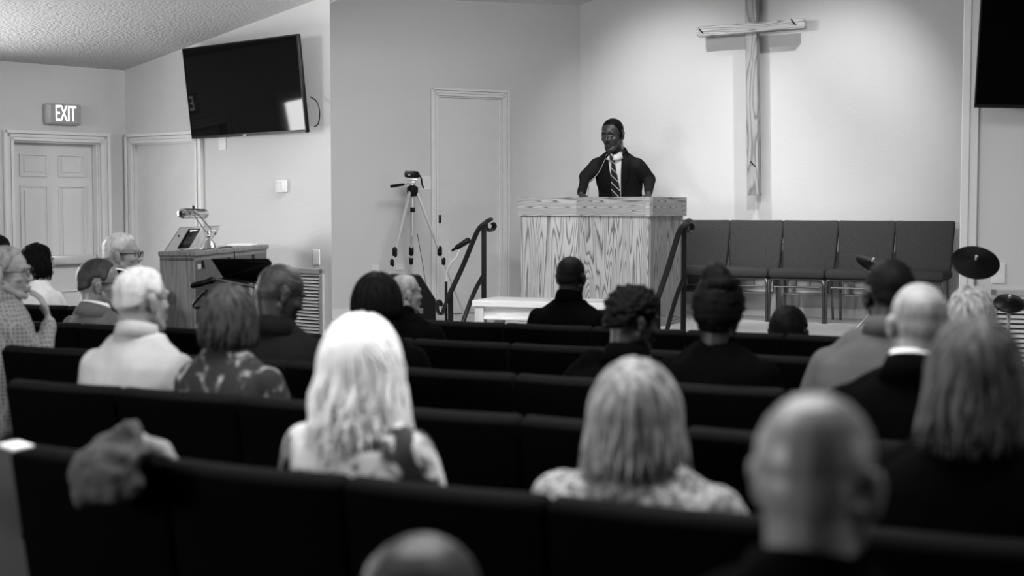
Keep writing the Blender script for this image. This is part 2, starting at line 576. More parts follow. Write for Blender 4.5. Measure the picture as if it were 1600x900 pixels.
# use the reversed direction so the wall's body lies behind it
LA = 9.0
P_A0 = (P_A[0] + D_A[0] * LA, P_A[1] + D_A[1] * LA); D_A0 = (.707, .707)
sA = lambda px: LA - tA(px)
dz_top = 2.03
w0, w1 = LA - 2.62, LA - 1.72
win = (w0, w1, .9, 2.08)
wall('wall_left', P_A0, D_A0, LA, 3.2, [(sA(23), sA(158), 0, dz_top), win])
door('door_1', P_A0, D_A0, sA(23), sA(158), 0, dz_top, recess=.075, panels=True, casing_w=.085)
# window beyond the left edge of the picture, blinds drawn up
F = frame((P_A0[0], P_A0[1], 0), D_A0)
wr = bpy.data.objects.new('window_1', None); COL.objects.link(wr); wr.matrix_world = F; struct(wr)
bm = bmesh.new()
casing(bm, w0, w1, .9, 2.08, w=.09)
add_box(bm, ((w0 + w1) / 2, .06, 1.49), (.02, .03, 1.18)); add_box(bm, ((w0 + w1) / 2, .06, 1.49), (w1 - w0, .03, .02))
finish(bm, 'window_frame', M['trim'], wr, smooth=False)
bm = bmesh.new(); add_box(bm, ((w0 + w1) / 2, .09, 1.49), (w1 - w0, .01, 1.18)); finish(bm, 'window_pane', M['sky_pane'], wr, smooth=False)

# wall B
tB = lambda px: hit(P_A, D_B, px)
LB = tB(518)
wall('wall_back_left', P_A, D_B, LB, 4.2, [(tB(211), tB(309), 0, dz_top)], t_start=-.1, mitre=.14)
door('door_2', P_A, D_B, tB(211), tB(309), 0, dz_top, recess=.03, casing_w=.085)
# return of that wall towards the stage
EB = (P_A[0] + D_B[0] * LB, P_A[1] + D_B[1] * LB)
dd = Vector((-.35, 2.3)).normalized()
wall('wall_stage_return', (EB[0] - .025, EB[1] + .135), (-.18, .983), 2.2, 4.2, thick=.12)
# wall D
LD = (Vector(P_S) - Vector(P_D)).length
tD = lambda px: hit(P_D, D_D, px)
wall('wall_stage_left', P_D, D_D, LD + .05, 5.2, [(tD(684), tD(784), STAGE, STAGE + 2.03)], t_start=-2.2)
door('door_3', P_D, D_D, tD(684), tD(784), STAGE, STAGE + 2.03, recess=.03, casing_w=.075)
# wall S
LS = 4.2
wall('wall_stage_back', P_S, D_S, LS, 5.4)
# wall C and its return
wall('wall_right', P_C, D_C, 5.2, 5.6)
wall('wall_right_return', (4.35, 12.3), (P_C[0] - 4.35, P_C[1] - 12.3), math.hypot(P_C[0] - 4.35, P_C[1] - 12.3), 5.6, thick=.1)
wall('wall_side_right', (7.9, 8.0), (0, -1), 12, 5.8)
wall('wall_rear', (7.9, -3.9), (-1, 0), 17.4, 5.8)
wall('wall_side_left', (-9.4, -3.9), (0, 1), 9.7, 5.8)

# baseboards
def baseboard(name, p0, d, t0, t1, z0=0.0):
    bm = bmesh.new(); F = frame((p0[0], p0[1], z0), d)
    b = bmesh.new(); add_box(b, ((t0 + t1) / 2, -.008, .045), (t1 - t0, .014, .09), bev=.004)
    b.transform(F); merge(bm, b)
    struct(finish(bm, name, M['trim'], smooth=False))
baseboard('baseboard_left', P_A, D_B, tB(322), LB, 0)
baseboard('baseboard_stage', P_D, D_D, -1.5, tD(672), STAGE)
baseboard('baseboard_stage_right', P_D, D_D, tD(796), LD, STAGE)
baseboard('baseboard_back', P_S, D_S, 0, 3.9, STAGE)
# corner bead strip at the right wall's end
bm = bmesh.new(); F = frame((P_C[0], P_C[1], 0), D_C)
b = bmesh.new(); add_box(b, (.022, -.006, 2.3), (.05, .016, 4.6), bev=.004); b.transform(F); merge(bm, b)
struct(finish(bm, 'trim_1', M['trim'], smooth=False))

# ceilings
def zA(x, y):
    dist = .707 * (x + 3.26) - .707 * (y - 12.04)
    return 2.65 + .172 * min(dist, 99)
bm = bmesh.new()
poly = [(-9.6, 5.8), (-3.2, 12.2), (-1.2, 10.66), (2.9, 9.3), (8, 7.8), (8, -4), (-9.6, -4)]
vs0 = [bm.verts.new((x, y, zA(x, y))) for x, y in poly]
vs1 = [bm.verts.new((x, y, zA(x, y) + .15)) for x, y in poly]
bm.faces.new(vs0); bm.faces.new(vs1[::-1])
for i in range(len(poly)):
    j = (i + 1) % len(poly); bm.faces.new((vs0[i], vs0[j], vs1[j], vs1[i]))
struct(finish(bm, 'ceiling', M['ceiling'], smooth=False))
q0 = Vector((.66, 13.94, 3.457)); q1 = Vector((-1.22, 12.94, 3.387)); q2 = Vector((.66 + .9 * .19, 13.94 - .435 * .19, 3.51))
nrm = (q1 - q0).cross(q2 - q0).normalized()
zS = lambda x, y: q0.z - (nrm.x * (x - q0.x) + nrm.y * (y - q0.y)) / nrm.z
bm = bmesh.new()
poly = [(-2.8, 12.9), (-1.45, 10.4), (2.6, 9.3), (4.9, 9.0), (4.9, 12.2), (.6, 14.3)]
vs0 = [bm.verts.new((x, y, zS(x, y))) for x, y in poly]
vs1 = [bm.verts.new((x, y, zS(x, y) + .15)) for x, y in poly]
bm.faces.new(vs0); bm.faces.new(vs1[::-1])
for i in range(len(poly)):
    j = (i + 1) % len(poly); bm.faces.new((vs0[i], vs0[j], vs1[j], vs1[i]))
struct(finish(bm, 'ceiling_stage', M['stage_ceiling'], smooth=False))

# ------------------------------------------------------------------ things on the walls
def on_wall(p0, d, t, z, off=0.0):
    """matrix: local x along the wall, -y into the room, at distance off from the wall"""
    n = Vector((d[1], -d[0], 0)).normalized()     # into the room (right of d)
    o = Vector((p0[0] + d[0] * t, p0[1] + d[1] * t, z)) + n * off
    return frame(o, d)

def plate(name, label, cat, F, w, h, kind='blank'):
    bm = bmesh.new(); add_box(bm, (0, -.004, 0), (w, .008, h), bev=.003)
    root = finish(bm, name, M['plate'], smooth=False); root.matrix_world = F; tag(root, label, cat)
    if kind == 'outlet':
        bm = bmesh.new()
        for s in (-1, 1):
            add_box(bm, (0, -.009, s * h * .2), (w * .5, .004, h * .28), bev=.002)
        finish(bm, 'socket', M['trim'], root, smooth=False)
    elif kind == 'switch':
        bm = bmesh.new(); add_box(bm, (0, -.012, 0), (w * .2, .012, h * .25), bev=.002)
        finish(bm, 'toggle', M['trim'], root, smooth=False)
    else:
        bm = bmesh.new()
        bm.free()
        for s in (-1, 1):
            bm = bmesh.new(); add_lathe(bm, [(0, 0), (.003, 0), (.003, .002), (0, .002)], c=(0, -.008, s * h * .36), rot=(math.pi / 2, 0, 0), seg=8)
            finish(bm, 'screw', M['silver'], root, smooth=False)
    return root

kz = lambda p0, d, px, py: at(px, py, p0[1] + d[1] * hit(p0, d, px)).z
def wm(p0, d, px, py, off=0.0):
    return on_wall(p0, d, hit(p0, d, px), kz(p0, d, px, py), off)

plate('wall_plate', 'blank cover plate high on the wall just under the angled television', 'wall plate', wm(P_A, D_B, 350, 223), .085, .12)
plate('wall_plate', 'pale cover plate low on the wall above the left louvred grille', 'wall plate', wm(P_A, D_B, 495, 402), .07, .115)
plate('light_switch', 'light switch plate on the stage wall just behind the camcorder', 'light switch', wm(P_D, D_D, 667, 286), .09, .13, 'switch')
plate('power_outlet', 'outlet plate low on the stage wall, left of the tripod legs', 'outlet', wm(P_D, D_D, 586, 419), .075, .06, 'outlet')
plate('power_outlet', 'outlet plate low on the stage wall, behind the tripod leg', 'outlet', wm(P_D, D_D, 624, 417), .075, .06, 'outlet')
plate('wall_plate', 'cover plate on the right wall beside the large black cymbal pad', 'wall plate', wm(P_C, D_C, 1561, 427), .085, .13)

# thermostat
th = thing('thermostat', 'small square white thermostat with grey display below the television', 'thermostat'); th.matrix_world = wm(P_A, D_B, 443, 291)
bm = bmesh.new(); add_box(bm, (0, -.015, 0), (.11, .03, .095), bev=.008); finish(bm, 'case', M['plate'], th)
bm = bmesh.new(); add_box(bm, (-.014, -.031, 0), (.05, .003, .06), bev=.001); finish(bm, 'display', M['plate_d'], th, smooth=False)
bm = bmesh.new()
for k in (0,):
    add_box(bm, (.036, -.031, k * .02), (.014, .004, .05), bev=.001)
finish(bm, 'button', M['trim'], th, smooth=False)

# EXIT sign
ex = thing('exit_sign', 'lit EXIT sign in a pale rounded case above the panelled door', 'exit sign'); ex.matrix_world = wm(P_A0, D_A0, 99, 179)
bm = bmesh.new(); add_box(bm, (-.0, -.03, 0), (.31, .06, .17), bev=.02, seg=3); finish(bm, 'case', M['exit_case'], ex)
bm = bmesh.new(); add_box(bm, (.008, -.061, 0), (.25, .004, .145), bev=.002); finish(bm, 'face', M['exit_face'], ex, smooth=False)
fc = bpy.data.curves.new('exit_text', 'FONT'); fc.body = 'EXIT'; fc.align_x = 'CENTER'; fc.align_y = 'CENTER'; fc.size = .19; fc.extrude = .002; fc.offset = .001
fo = bpy.data.objects.new('tmp', fc); COL.objects.link(fo)
dg = bpy.context.evaluated_depsgraph_get()
tm = bpy.data.meshes.new_from_object(fo.evaluated_get(dg)); bpy.data.objects.remove(fo)
for v in tm.vertices:
    v.co = Vector((v.co.x * .47, 0, v.co.y * .95)) + Vector((0, -v.co.z, 0))
tm.materials.clear(); tm.materials.append(M['exit_text'])
to = bpy.data.objects.new('letters', tm); COL.objects.link(to); to.parent = ex; to.location = (.008, -.0645, 0)

# televisions
def television(name, label, F, w, h, tilt, arm, logo=True):
    """F at the centre of the screen; local x right, -y towards the viewers; arm = distance back to wall"""
    t = thing(name, label, 'television'); t.matrix_world = F @ Matrix.Rotation(tilt, 4, 'X')
    bm = bmesh.new(); add_box(bm, (0, .012, 0), (w, .03, h), bev=.006)
    add_box(bm, (0, .045, -h * .1), (w * .6, .045, h * .55), bev=.015)
    finish(bm, 'casing', M['black_plastic'], t)
    bm = bmesh.new(); add_box(bm, (0, -.0045, .006), (w - .022, .003, h - .034)); finish(bm, 'screen', M['screen'], t, smooth=False)
    bm = bmesh.new()
    for s in (-1, 1):
        add_box(bm, (s * (w / 2 - .005), -.006, 0), (.01, .006, h)); add_box(bm, (0, -.006, s * (h / 2 - .005) + (.004 if s < 0 else 0)), (w, .006, .010 if s > 0 else .018))
    finish(bm, 'bezel', M['black_plastic'], t, smooth=False)
    if logo:
        bm = bmesh.new(); add_box(bm, (-.02, -.0095, -h / 2 + .009), (.04, .002, .006)); finish(bm, 'badge', M['silver'], t, smooth=False)
    bm = bmesh.new()
    inv = Matrix.Rotation(-tilt, 3, 'X')
    add_box(bm, (0, .075, 0), (.35, .02, .3), bev=.004)
    add_tube(bm, [(0, .08, 0), inv @ Vector((-.1, arm * .6, 0)), inv @ Vector((0, arm - .02, 0))], .018, 8)
    add_box(bm, inv @ Vector((0, arm - .02, 0)), (.12, .02, .3), rot=inv, bev=.004)
    finish(bm, 'wall_bracket', M['iron'], t)
    return t
c = at(379, 139, 10.93)
tv = television('television', 'big flat black television angled from the wall with a window reflected in it', frame(c, (.735, -.678)), 1.44, .715, R(6.5), .30)
bm = bmesh.new(); add_tube(bm, [(.72, .06, -.1), (.79, .06, -.14), (.81, .06, -.22), (.77, .07, -.3), (.7, .09, -.32)], .005, 6, n=5)
finish(bm, 'cable', M['black_plastic'], tv)
c = at(1522, 168, 8.95)
Ft = frame(c, D_C) @ Matrix.Rotation(R(2.2), 4, 'Y')
television('television', 'black television on the right wall, cut off by the corner of the photo', Ft @ Matrix.Translation((.72, 0, .40)), 1.44, .8, R(4), .26, False)

# grilles
def grille(label, F, w, h, n):
    g_ = thing('air_grille', label, 'air grille', group=None); g_.matrix_world = F
    bm = bmesh.new()
    for s in (-1, 1):
        add_box(bm, (s * (w / 2 - .02), -.012, 0), (.04, .024, h), bev=.004)
        add_box(bm, (0, -.012, s * (h / 2 - .02)), (w, .024, .04), bev=.004)
    finish(bm, 'frame', M['exit_case'], g_, smooth=False)
    bm = bmesh.new()
    for k in range(n):
        z = -h / 2 + .05 + (h - .1) * k / (n - 1)
        add_box(bm, (0, -.012, z), (w - .07, .004, (h - .1) / n * .8), rot=(R(-38), 0, 0))
    finish(bm, 'louvre', M['trim'], g_, smooth=False)
    bm = bmesh.new(); add_box(bm, (0, -.001, 0), (w - .06, .002, h - .06)); finish(bm, 'backing', M['black_plastic'], g_, smooth=False)
F = wm(P_A, D_B, 507, 420); F = F @ Matrix.Translation((-.30, 0, -.29))
grille('louvred metal return grille low on the left wall beside the dark-suited man', F, .60, .58, 20)
F = wm(P_C, D_C, 1549, 452); F = F @ Matrix.Translation((.45, 0, -.3))
grille('louvred metal return grille low on the right wall behind the cymbal pad', F, .9, .6, 17)

# door furniture as parts of doors
d1 = bpy.data.objects['door_1']
ta, tb = sA(23), sA(158)
bm = bmesh.new(); add_box(bm, ((ta + tb) / 2 + .02, .03, 1.07), ((tb - ta) * .84, .05, .075), bev=.008)
add_box(bm, (ta + .09, .03, 1.07), (.12, .07, .10), bev=.01)
finish(bm, 'push_bar', M['silver'], d1)
d3 = bpy.data.objects['door_3']
bm = bmesh.new(); add_box(bm, (tD(689), .022, kz(P_D, D_D, 688, 342)), (.02, .02, .075), bev=.004)
finish(bm, 'pull_handle', M['iron'], d3)

# cross
tX = hit(P_S, D_S, 1179.5)
F = on_wall(P_S, D_S, tX, 0, .20)
kx = 2222 / F.translation.y
zc = at(1178, 44, F.translation.y).z
F.translation.z = zc
cr = thing('cross', 'large rough timber cross mounted on the wall behind the pulpit', 'cross'); cr.matrix_world = F @ Matrix.Rotation(R(-1.3), 4, 'Y')
zb = at(1183, 305, F.translation.y).z
bm = bmesh.new(); add_box(bm, (0, .05, (zb - zc + .55) / 2), (.105, .10, (.55 - (zb - zc))), bev=.004, seg=1)
finish(bm, 'post', M['cedar_v'], cr, smooth=False)
bm = bmesh.new(); add_box(bm, (0.0, .00, 0), (1.0, .085, .09), bev=.004, seg=1); finish(bm, 'beam', M['cedar_h'], cr, smooth=False)
for (x, z, y) in ((-.46, .01, -.045), (.40, .02, -.045), (.0, -1.22, -.003)):
    bm = bmesh.new(); add_tube(bm, [(x - .02, y + .01, z + .025), (x, y - .01, z), (x + .025, y + .006, z - .03)], .006, 6); finish(bm, 'nail', M['iron'], cr)
bm = bmesh.new(); add_box(bm, (0, .148, .2), (.05, .10, .1)); add_box(bm, (0, .148, -1.0), (.05, .10, .1)); finish(bm, 'wall_mount', M['iron'], cr, smooth=False)

# ------------------------------------------------------------------ pulpit
pul = thing('pulpit', 'large oak veneered pulpit with thick rim where the man in the suit stands', 'pulpit', (.8, 12.3, STAGE))
Pp = [(.078, 12.45), (.577, 12.45), (1.127, 11.75), (1.49, 12.40)]
back = [(1.30, 12.78), (.10, 12.78)]
def inset(poly, d):
    n = len(poly); out = []
    for i in range(n):
        a, b_, c_ = Vector(poly[i - 1]), Vector(poly[i]), Vector(poly[(i + 1) % n])
        e1_, e2_ = (b_ - a).normalized(), (c_ - b_).normalized()
        n1, n2 = Vector((-e1_.y, e1_.x)), Vector((-e2_.y, e2_.x))
        k = (n1 + n2) / (1 + n1.dot(n2))
        out.append(tuple(b_ + k * d))
    return out
poly = Pp + back
loc = lambda pl: [(x - .8, y - 12.3) for x, y in pl]
def panel_strip(a, b_, z0, z1, th, mtl, name):
    a, b_ = Vector(a) - Vector((.8, 12.3)), Vector(b_) - Vector((.8, 12.3))
    e = (b_ - a); L = e.length; e.normalize()
    F_ = frame((a.x, a.y, 0), e)
    bm = bmesh.new(); add_box(bm, (L / 2, 0, 0), (L, th, z1 - z0), bev=.002, seg=1)
    o = finish(bm, name, mtl, pul, smooth=False)
    o.matrix_local = F_ @ Matrix.Translation((0, th / 2, (z0 + z1) / 2))
    return o
panel_strip(Pp[0], Pp[1], 0, .93, .03, M['oak_l'], 'side_panel')
panel_strip(Pp[1], Pp[2], 0, .93, .03, M['oak'], 'front_panel')
panel_strip(Pp[2], Pp[3], 0, .93, .03, M['oak_r_shaded'], 'side_panel')
panel_strip(Pp[3], back[0], 0, .93, .03, M['oak_r_shaded'], 'side_panel')
bm = bmesh.new()
pin = inset(loc(poly), .03)
add_prism(bm, pin, 1.03, 1.05)
finish(bm, 'desk_top', M['oak_h'], pul, smooth=False)
out = inset(poly, -.028)
for i, mm_ in enumerate((M['oak_h'], M['oak_h'], M['oak_h'], M['oak_h'])):
    panel_strip(out[i], out[i + 1], .925, 1.088, .04, mm_, 'rim_board')
panel_strip(out[4], out[5], .99, 1.07, .03, M['oak_h'], 'rim_board')
bm = bmesh.new()
b0, b1 = inset(poly, -.02), None
for i in range(3):
    a, c_ = Vector(b0[i]) - Vector((.8, 12.3)), Vector(b0[i + 1]) - Vector((.8, 12.3))
    F_ = frame((a.x, a.y, 0), c_ - a); b = bmesh.new(); add_box(b, ((c_ - a).length / 2, .01, .04), ((c_ - a).length, .02, .08), bev=.004); b.transform(F_); merge(bm, b)
finish(bm, 'plinth', M['oak_h'], pul, smooth=False)

# gooseneck microphone on the pulpit
base = at(917, 306, 12.50); base.z = STAGE + 1.05
mc = thing('gooseneck_microphone', 'thin gooseneck microphone rising from the pulpit to the speaker', 'microphone', base)
tip = at(947, 246, 12.42) - base
p1 = at(921, 285, 12.48) - base
bm = bmesh.new(); add_tube(bm, [(0, 0, 0), p1 * .6, p1, tip * .55 + p1 * .2, tip], .003, 8, n=5); finish(bm, 'gooseneck', M['darkmetal'], mc)
bm = bmesh.new(); add_cap(bm, tip, tip + (tip - p1).normalized() * .045, .009, .012); finish(bm, 'microphone_head', M['black_plastic'], mc)
bm = bmesh.new(); add_lathe(bm, [(0, 0), (.03, 0), (.028, .012), (.008, .018), (0, .018)]); finish(bm, 'base', M['black_plastic'], mc)

# ------------------------------------------------------------------ communion table
tp = at(737, 469, 11.05)
tbl = thing('wooden_table', 'pale pine table standing on the floor before the pulpit', 'table', (tp.x, tp.y, 0), math.atan2(-.367, .93))
zt = tp.z
W_, Dp = 1.25, .50
bm = bmesh.new(); add_box(bm, (W_ / 2, Dp / 2, zt - .025), (W_, Dp, .05), bev=.006); finish(bm, 'tabletop', M['pine'], tbl, smooth=False)
for x in (.055, W_ - .055):
    for y in (.05, Dp - .05):
        bm = bmesh.new(); add_box(bm, (0, 0, 0), (.075, .075, zt - .05), bev=.005); o = finish(bm, 'leg', M['pine_v'], tbl, smooth=False); o.location = (x, y, (zt - .05) / 2)
bm = bmesh.new()
for y in (.045, Dp - .045):
    add_box(bm, (W_ / 2, y, zt - .10), (W_ - .18, .02, .10))
    add_box(bm, (W_ / 2, y - .012, zt - .058), (W_ - .18, .02, .016), bev=.003); add_box(bm, (W_ / 2, y - .012, zt - .142), (W_ - .18, .02, .016), bev=.003)
for x in (.045, W_ - .045):
    add_box(bm, (x, Dp / 2, zt - .10), (.02, Dp - .16, .10))
finish(bm, 'apron', M['pine'], tbl, smooth=False)

# ------------------------------------------------------------------ hand rails
def rail(label, top, run, lowz):
    """top: plan point of the upper post; run: plan vector down to the lower end"""
    r_ = thing('hand_rail', label, 'hand rail', (top[0], top[1], 0), group=None)
    rx, ry = run
    P = lambda s, z: Vector((rx * s, ry * s, z))
    # upper bar with scroll ends
    bar = [P(.02, 1.325), P(0.0, 1.365), P(-.08, 1.385)]
    def scroll(c, z, r0, a0, a1, n=14, shrink=.55, sx=2.2):
        out = []
        L = math.hypot(rx, ry)
        for k in range(n + 1):
            f = k / n; a = a0 + (a1 - a0) * f; rr_ = r0 * (1 - (1 - shrink) * f)
            out.append(P(c + sx * rr_ * math.cos(a) / L, z + rr_ * math.sin(a)))
        return out
    L = math.hypot(rx, ry)
    up = scroll(-.20, 1.345, .052, math.pi / 2, -math.pi * 1.2)      # top end curls towards the stage and under
    mid = [P(.12, 1.335), P(.35, 1.20), P(.6, 1.03), P(.85, .88), P(1.05, .76)]
    dn = scroll(1.12, .76, .05, -math.pi * .0 + .6, -math.pi * 1.6)
    dn = [P(1.12 + .0, .70)] + scroll(1.20, .735, .045, -2.4, 2.4)
    bm = bmesh.new()
    add_tube(bm, up[::-1] + mid, .025, 8, n=3, flat=.6)
    add_tube(bm, [P(1.04, .766), P(1.13, .70), P(1.18, .665), P(1.25, .66), P(1.30, .69), P(1.31, .735), P(1.27, .765), P(1.22, .75), P(1.21, .72)], .018, 8, n=3, flat=.6)
    finish(bm, 'top_bar', M['iron'], r_)
    bm = bmesh.new(); add_tube(bm, [P(.02, .93), P(.25, .82), P(.5, .65), P(.75, .44), P(.95, .25)], .019, 8, n=4); finish(bm, 'lower_bar', M['iron'], r_)
    bm = bmesh.new(); add_box(bm, (0, 0, (STAGE + 1.34) / 2), (.042, .042, 1.34 - STAGE), bev=.004); finish(bm, 'post', M['iron'], r_, smooth=False)
    bm = bmesh.new(); q = P(.95, 0); add_box(bm, (q.x, q.y, .405), (.042, .042, .81), bev=.004); finish(bm, 'post', M['iron'], r_, smooth=False)
    for (s, z) in ((0, STAGE), (.95, 0)):
        q = P(s, z); bm = bmesh.new(); add_box(bm, (q.x, q.y, z + .005), (.1, .1, .01), bev=.003); finish(bm, 'foot_plate', M['iron'], r_, smooth=False)
rail('black iron hand rail left of the pulpit, beside the tripod', (-.235, 11.90), (-.27, -.56), 0)
rail('black iron hand rail right of the pulpit, before the stage chairs', (1.345, 11.14), (-.27, -.56), 0)

# ------------------------------------------------------------------ chairs
def shaped_pad(w, d, h, bev, taper=0.0, crown=0.0, bend=0.0):
    """upholstered pad centred on origin; taper narrows low z, bend curves it about z"""
    bm = bmesh.new(); add_box(bm, (0, 0, 0), (w, d, h), bev=bev, seg=4)
    bmesh.ops.subdivide_edges(bm, edges=[e for e in bm.edges if e.calc_length() > .1], cuts=5, use_grid_fill=True)
    for v in bm.verts:
        f = v.co.z / h + .5
        v.co.x *= 1 - taper * (1 - f)
        u = v.co.x / (w / 2)
        v.co.y += bend * (u * u)
        if crown:
            v.co.z += crown * (1 - u * u) * (1 if v.co.z > 0 else 0) * (1 - (v.co.y / (d / 2)) ** 2 * .6)
    return bm

def make_chair(fab, label, cat='chair', metal=None, tap=.02):
    metal = metal or M['darkmetal']
    t = thing('upholstered_chair', label, cat)
    bm = shaped_pad(.495, .46, .075, .03, crown=.012); o = finish(bm, 'seat', fab, t, angle=0); o.location = (0, .02, .425)
    bm = shaped_pad(.507, .06, .45, .022, taper=tap, bend=.012); o = finish(bm, 'backrest', fab, t, angle=0); o.location = (0, -.262, .660); o.rotation_euler = (R(9), 0, 0)
    bm = shaped_pad(.495, .012, .415, .005, taper=tap, bend=.012); o = finish(bm, 'back_board', M['back_board'], t, angle=0); o.location = (0, -.2925, .655); o.rotation_euler = (R(9), 0, 0)
    bm = bmesh.new()
    for s in (-1, 1):
        add_tube(bm, [(s * .20, .20, .375), (s * .20, -.20, .375)], .011, 8)
    add_tube(bm, [(-.2, .2, .378), (.2, .2, .378)], .011, 8); add_tube(bm, [(-.2, .21, .31), (.2, .21, .31)], .007, 8)
    add_tube(bm, [(-.2, -.2, .37), (.2, -.2, .37)], .011, 8)
    for x in (-.12, 0, .12):
        add_tube(bm, [(x, .21, .31), (x, .2, .378)], .005, 6)
    finish(bm, 'frame', metal, t)
    for s in (-1, 1):
        bm = bmesh.new(); add_tube(bm, [(s * .17, .20, .378), (s * .215, .20, .375), (s * .232, .205, .35), (s * .236, .21, .28), (s * .238, .225, .0)], .0115, 8, n=3, up0=(0, 1, 0)); finish(bm, 'leg', metal, t)
        bm = bmesh.new(); add_tube(bm, [(s * .2, -.27, .70), (s * .205, -.235, .48), (s * .21, -.20, .37), (s * .215, -.24, .0)], .0115, 8, n=3, up0=(0, 1, 0)); finish(bm, 'leg', metal, t)
    bm = bmesh.new(); add_box(bm, (0, -.21, .30), (.36, .015, .14), bev=.004); add_box(bm, (0, -.12, .235), (.36, .18, .012), bev=.003)
    finish(bm, 'book_rack', metal, t, smooth=False)
    return t

# stage chairs
t_a = hit((.603, 13.823), D_S, 1144); t_b = hit((.603, 13.823), D_S, 1493)
sp = (t_b - t_a) / 4
slab = ['grey upholstered stage chair nearest the pulpit, partly behind the hand rail',
        'grey upholstered stage chair right under the foot of the cross',
        'middle grey upholstered chair of the stage row, third from the pulpit',
        'grey upholstered stage chair with the small cymbal pad before its seat',
        'darkest stage chair at the right end of the row beside the wall edge']
proto = None
n_s = Vector((-.435, -.9))
for i in range(5):
    tc = t_a + sp * (i - .5)
    p = Vector((P_S[0] + D_S[0] * tc, P_S[1] + D_S[1] * tc)) + n_s * .47
    rz = math.atan2(-.9, -.435) - math.pi / 2
    if proto is None:
        proto = make_chair(M['fabric_stage'], slab[0], tap=.09); proto.location = (p.x, p.y, STAGE); proto.rotation_euler = (0, 0, rz); proto['group'] = 'grey chairs along the stage wall'
    else:
        dup(proto, (p.x, p.y, STAGE), rz, slab[i])

# audience rows: distance (along the view axis) of the line of backrest tops
ROWS = [7.5, 6.38, 5.2, 4.15, 3.0, 1.85]
U = Vector((.9, -.435)).normalized(); N = Vector((.435, .9)).normalized()
RZ = math.atan2(N.y, N.x) - math.pi / 2
def row_t(r, px, off=0.0):
    p0 = Vector((0, ROWS[r])) + N * off
    return hit(p0, U, px)
def row_p(r, t, off=0.0):
    p = Vector((0, ROWS[r])) + N * off + U * t
    return p
CW = .508
ordinal = ['front row', 'second row', 'third row', 'fourth row', 'fifth row', 'nearest row']
ac = None
anchor = [782, 790, 797, 805, 845, 845]
def name_side(px):
    return int(px)
spans = [[(-40, 215), (652, 1640)], [(-60, 1650)], [(-60, 1650)], [(-60, 1700)], [(-60, 1750)], [(520, 1500)]]
chair_count = 0
for r in range(6):
    a = row_t(r, anchor[r])
    plist = []
    for (x0, x1) in spans[r]:
        k0 = math.ceil((row_t(r, x0) - a) / CW - .05); k1 = math.floor((row_t(r, x1) - a) / CW + .3)
        for k in range(k0, k1):
            plist.append(a + (k + .5) * CW)
    for j, t in enumerate(plist):
        p = row_p(r, t, .335)
        pm = row_p(r, t, .0); px = 800 + 2222 * pm.x / pm.y
        left_n = sum(1 for q in plist if q < t); 
        words = ['first', 'second', 'third', 'fourth', 'fifth', 'sixth', 'seventh', 'eighth', 'ninth', 'tenth', 'eleventh', 'twelfth', 'thirteenth', 'fourteenth', 'fifteenth', 'sixteenth', 'seventeenth', 'eighteenth', 'nineteenth', 'twentieth']
        if r == 5:
            lab = ['dark padded chair under the person whose head rises at the bottom edge', 'empty dark padded chair nearest the camera, between the two foreground heads', 'dark padded chair under the bald person in the right foreground', 'dark padded chair nearest the camera, at the lower right corner'][min(j, 3)]
        else:
            lab = 'dark padded chair in the %s from the stage, %s seat from the left' % (ordinal[r] if r else 'front row', words[min(left_n, 19)])
            lab = lab.replace('front row from the stage', 'row nearest the stage')
        if ac is None:
            ac = make_chair(M['fabric'], lab, metal=M['iron']); ac.location = (p.x, p.y, 0); ac.rotation_euler = (0, 0, RZ); ac['group'] = 'chairs of the ' + ordinal[r]
        else:
            dup(ac, (p.x, p.y, 0), RZ, lab, 'chairs of the ' + ordinal[r])
        chair_count += 1
print('chairs', chair_count)

# ------------------------------------------------------------------ people
from mathutils.bvhtree import BVHTree
def skin(name, v, rough=0.45, spec=0.45):
    return mat(name, v, rough, spec=spec, noise_amt=0.08, noise_scale=30, bump=0.15, bump_scale=180, bdist=0.002)
SK = {'dark': skin('dark_skin', .006, .55, .2), 'brown': skin('brown_skin', .025, .45, .3), 'mid': skin('tan_skin', .18, .42, .5), 'fair': skin('fair_skin', .26, .5, .35), 'speaker': skin('speaker_skin', .026, .38, .45)}  # the speaker has an even skin tone of his own
H = {}
def hairm(k, v, amt=.45, rough=.55, sc=40):
    H[k] = mat('hair_' + k, v, rough, spec=.3, noise_amt=amt, noise_scale=sc, bump=.6, bump_scale=160, stretch=(1, 1, .12), bdist=.004)
    H[k].node_tree.nodes['Principled BSDF'].inputs['Specular IOR Level'].default_value = .08 if v < .02 else .3
hairm('black', .0025, rough=.6); hairm('white', .50, .3); hairm('silver', .36, .3); hairm('grey', .22, .5); hairm('brown', .03, .9, sc=60); hairm('blonde', .25, .85, sc=60); hairm('platinum', .92, .05); hairm('darkgrey', .03, .6); hairm('stubble', .10, .5)
hairm('ash', .07, .95, sc=60)
CL = {}
def cloth(k, v, **kw):
    CL[k] = mat('cloth_' + k, v, .9, spec=.02 if v < .03 else .12, noise_amt=kw.get('amt', .08), noise_scale=kw.get('sc', 12), bump=.35, bump_scale=150, bdist=.003)
cloth('black', .0014); cloth('charcoal', .010); cloth('suit', .013); cloth('grey_suit', .11); cloth('light_sweater', .42); cloth('white', .8); cloth('grey_shirt', .075); cloth('trousers', .02)
CL['check'] = pattern_mat('cloth_gingham', .12, .26, 330, .3, .9, 'check', bump=0)
CL['mottled'] = pattern_mat('cloth_mottled', .02, .30, 16, .50, .72, detail=6, bump=.2)
CL['floral'] = pattern_mat('cloth_floral', .03, .6, 10, .42, .50, detail=4, bump=.1)
CL['tweed'] = pattern_mat('cloth_tweed', .10, .42, 60, .36, .64, detail=3, bump=.5)
M['lens'] = mat('spectacle_lens', .2, .1)

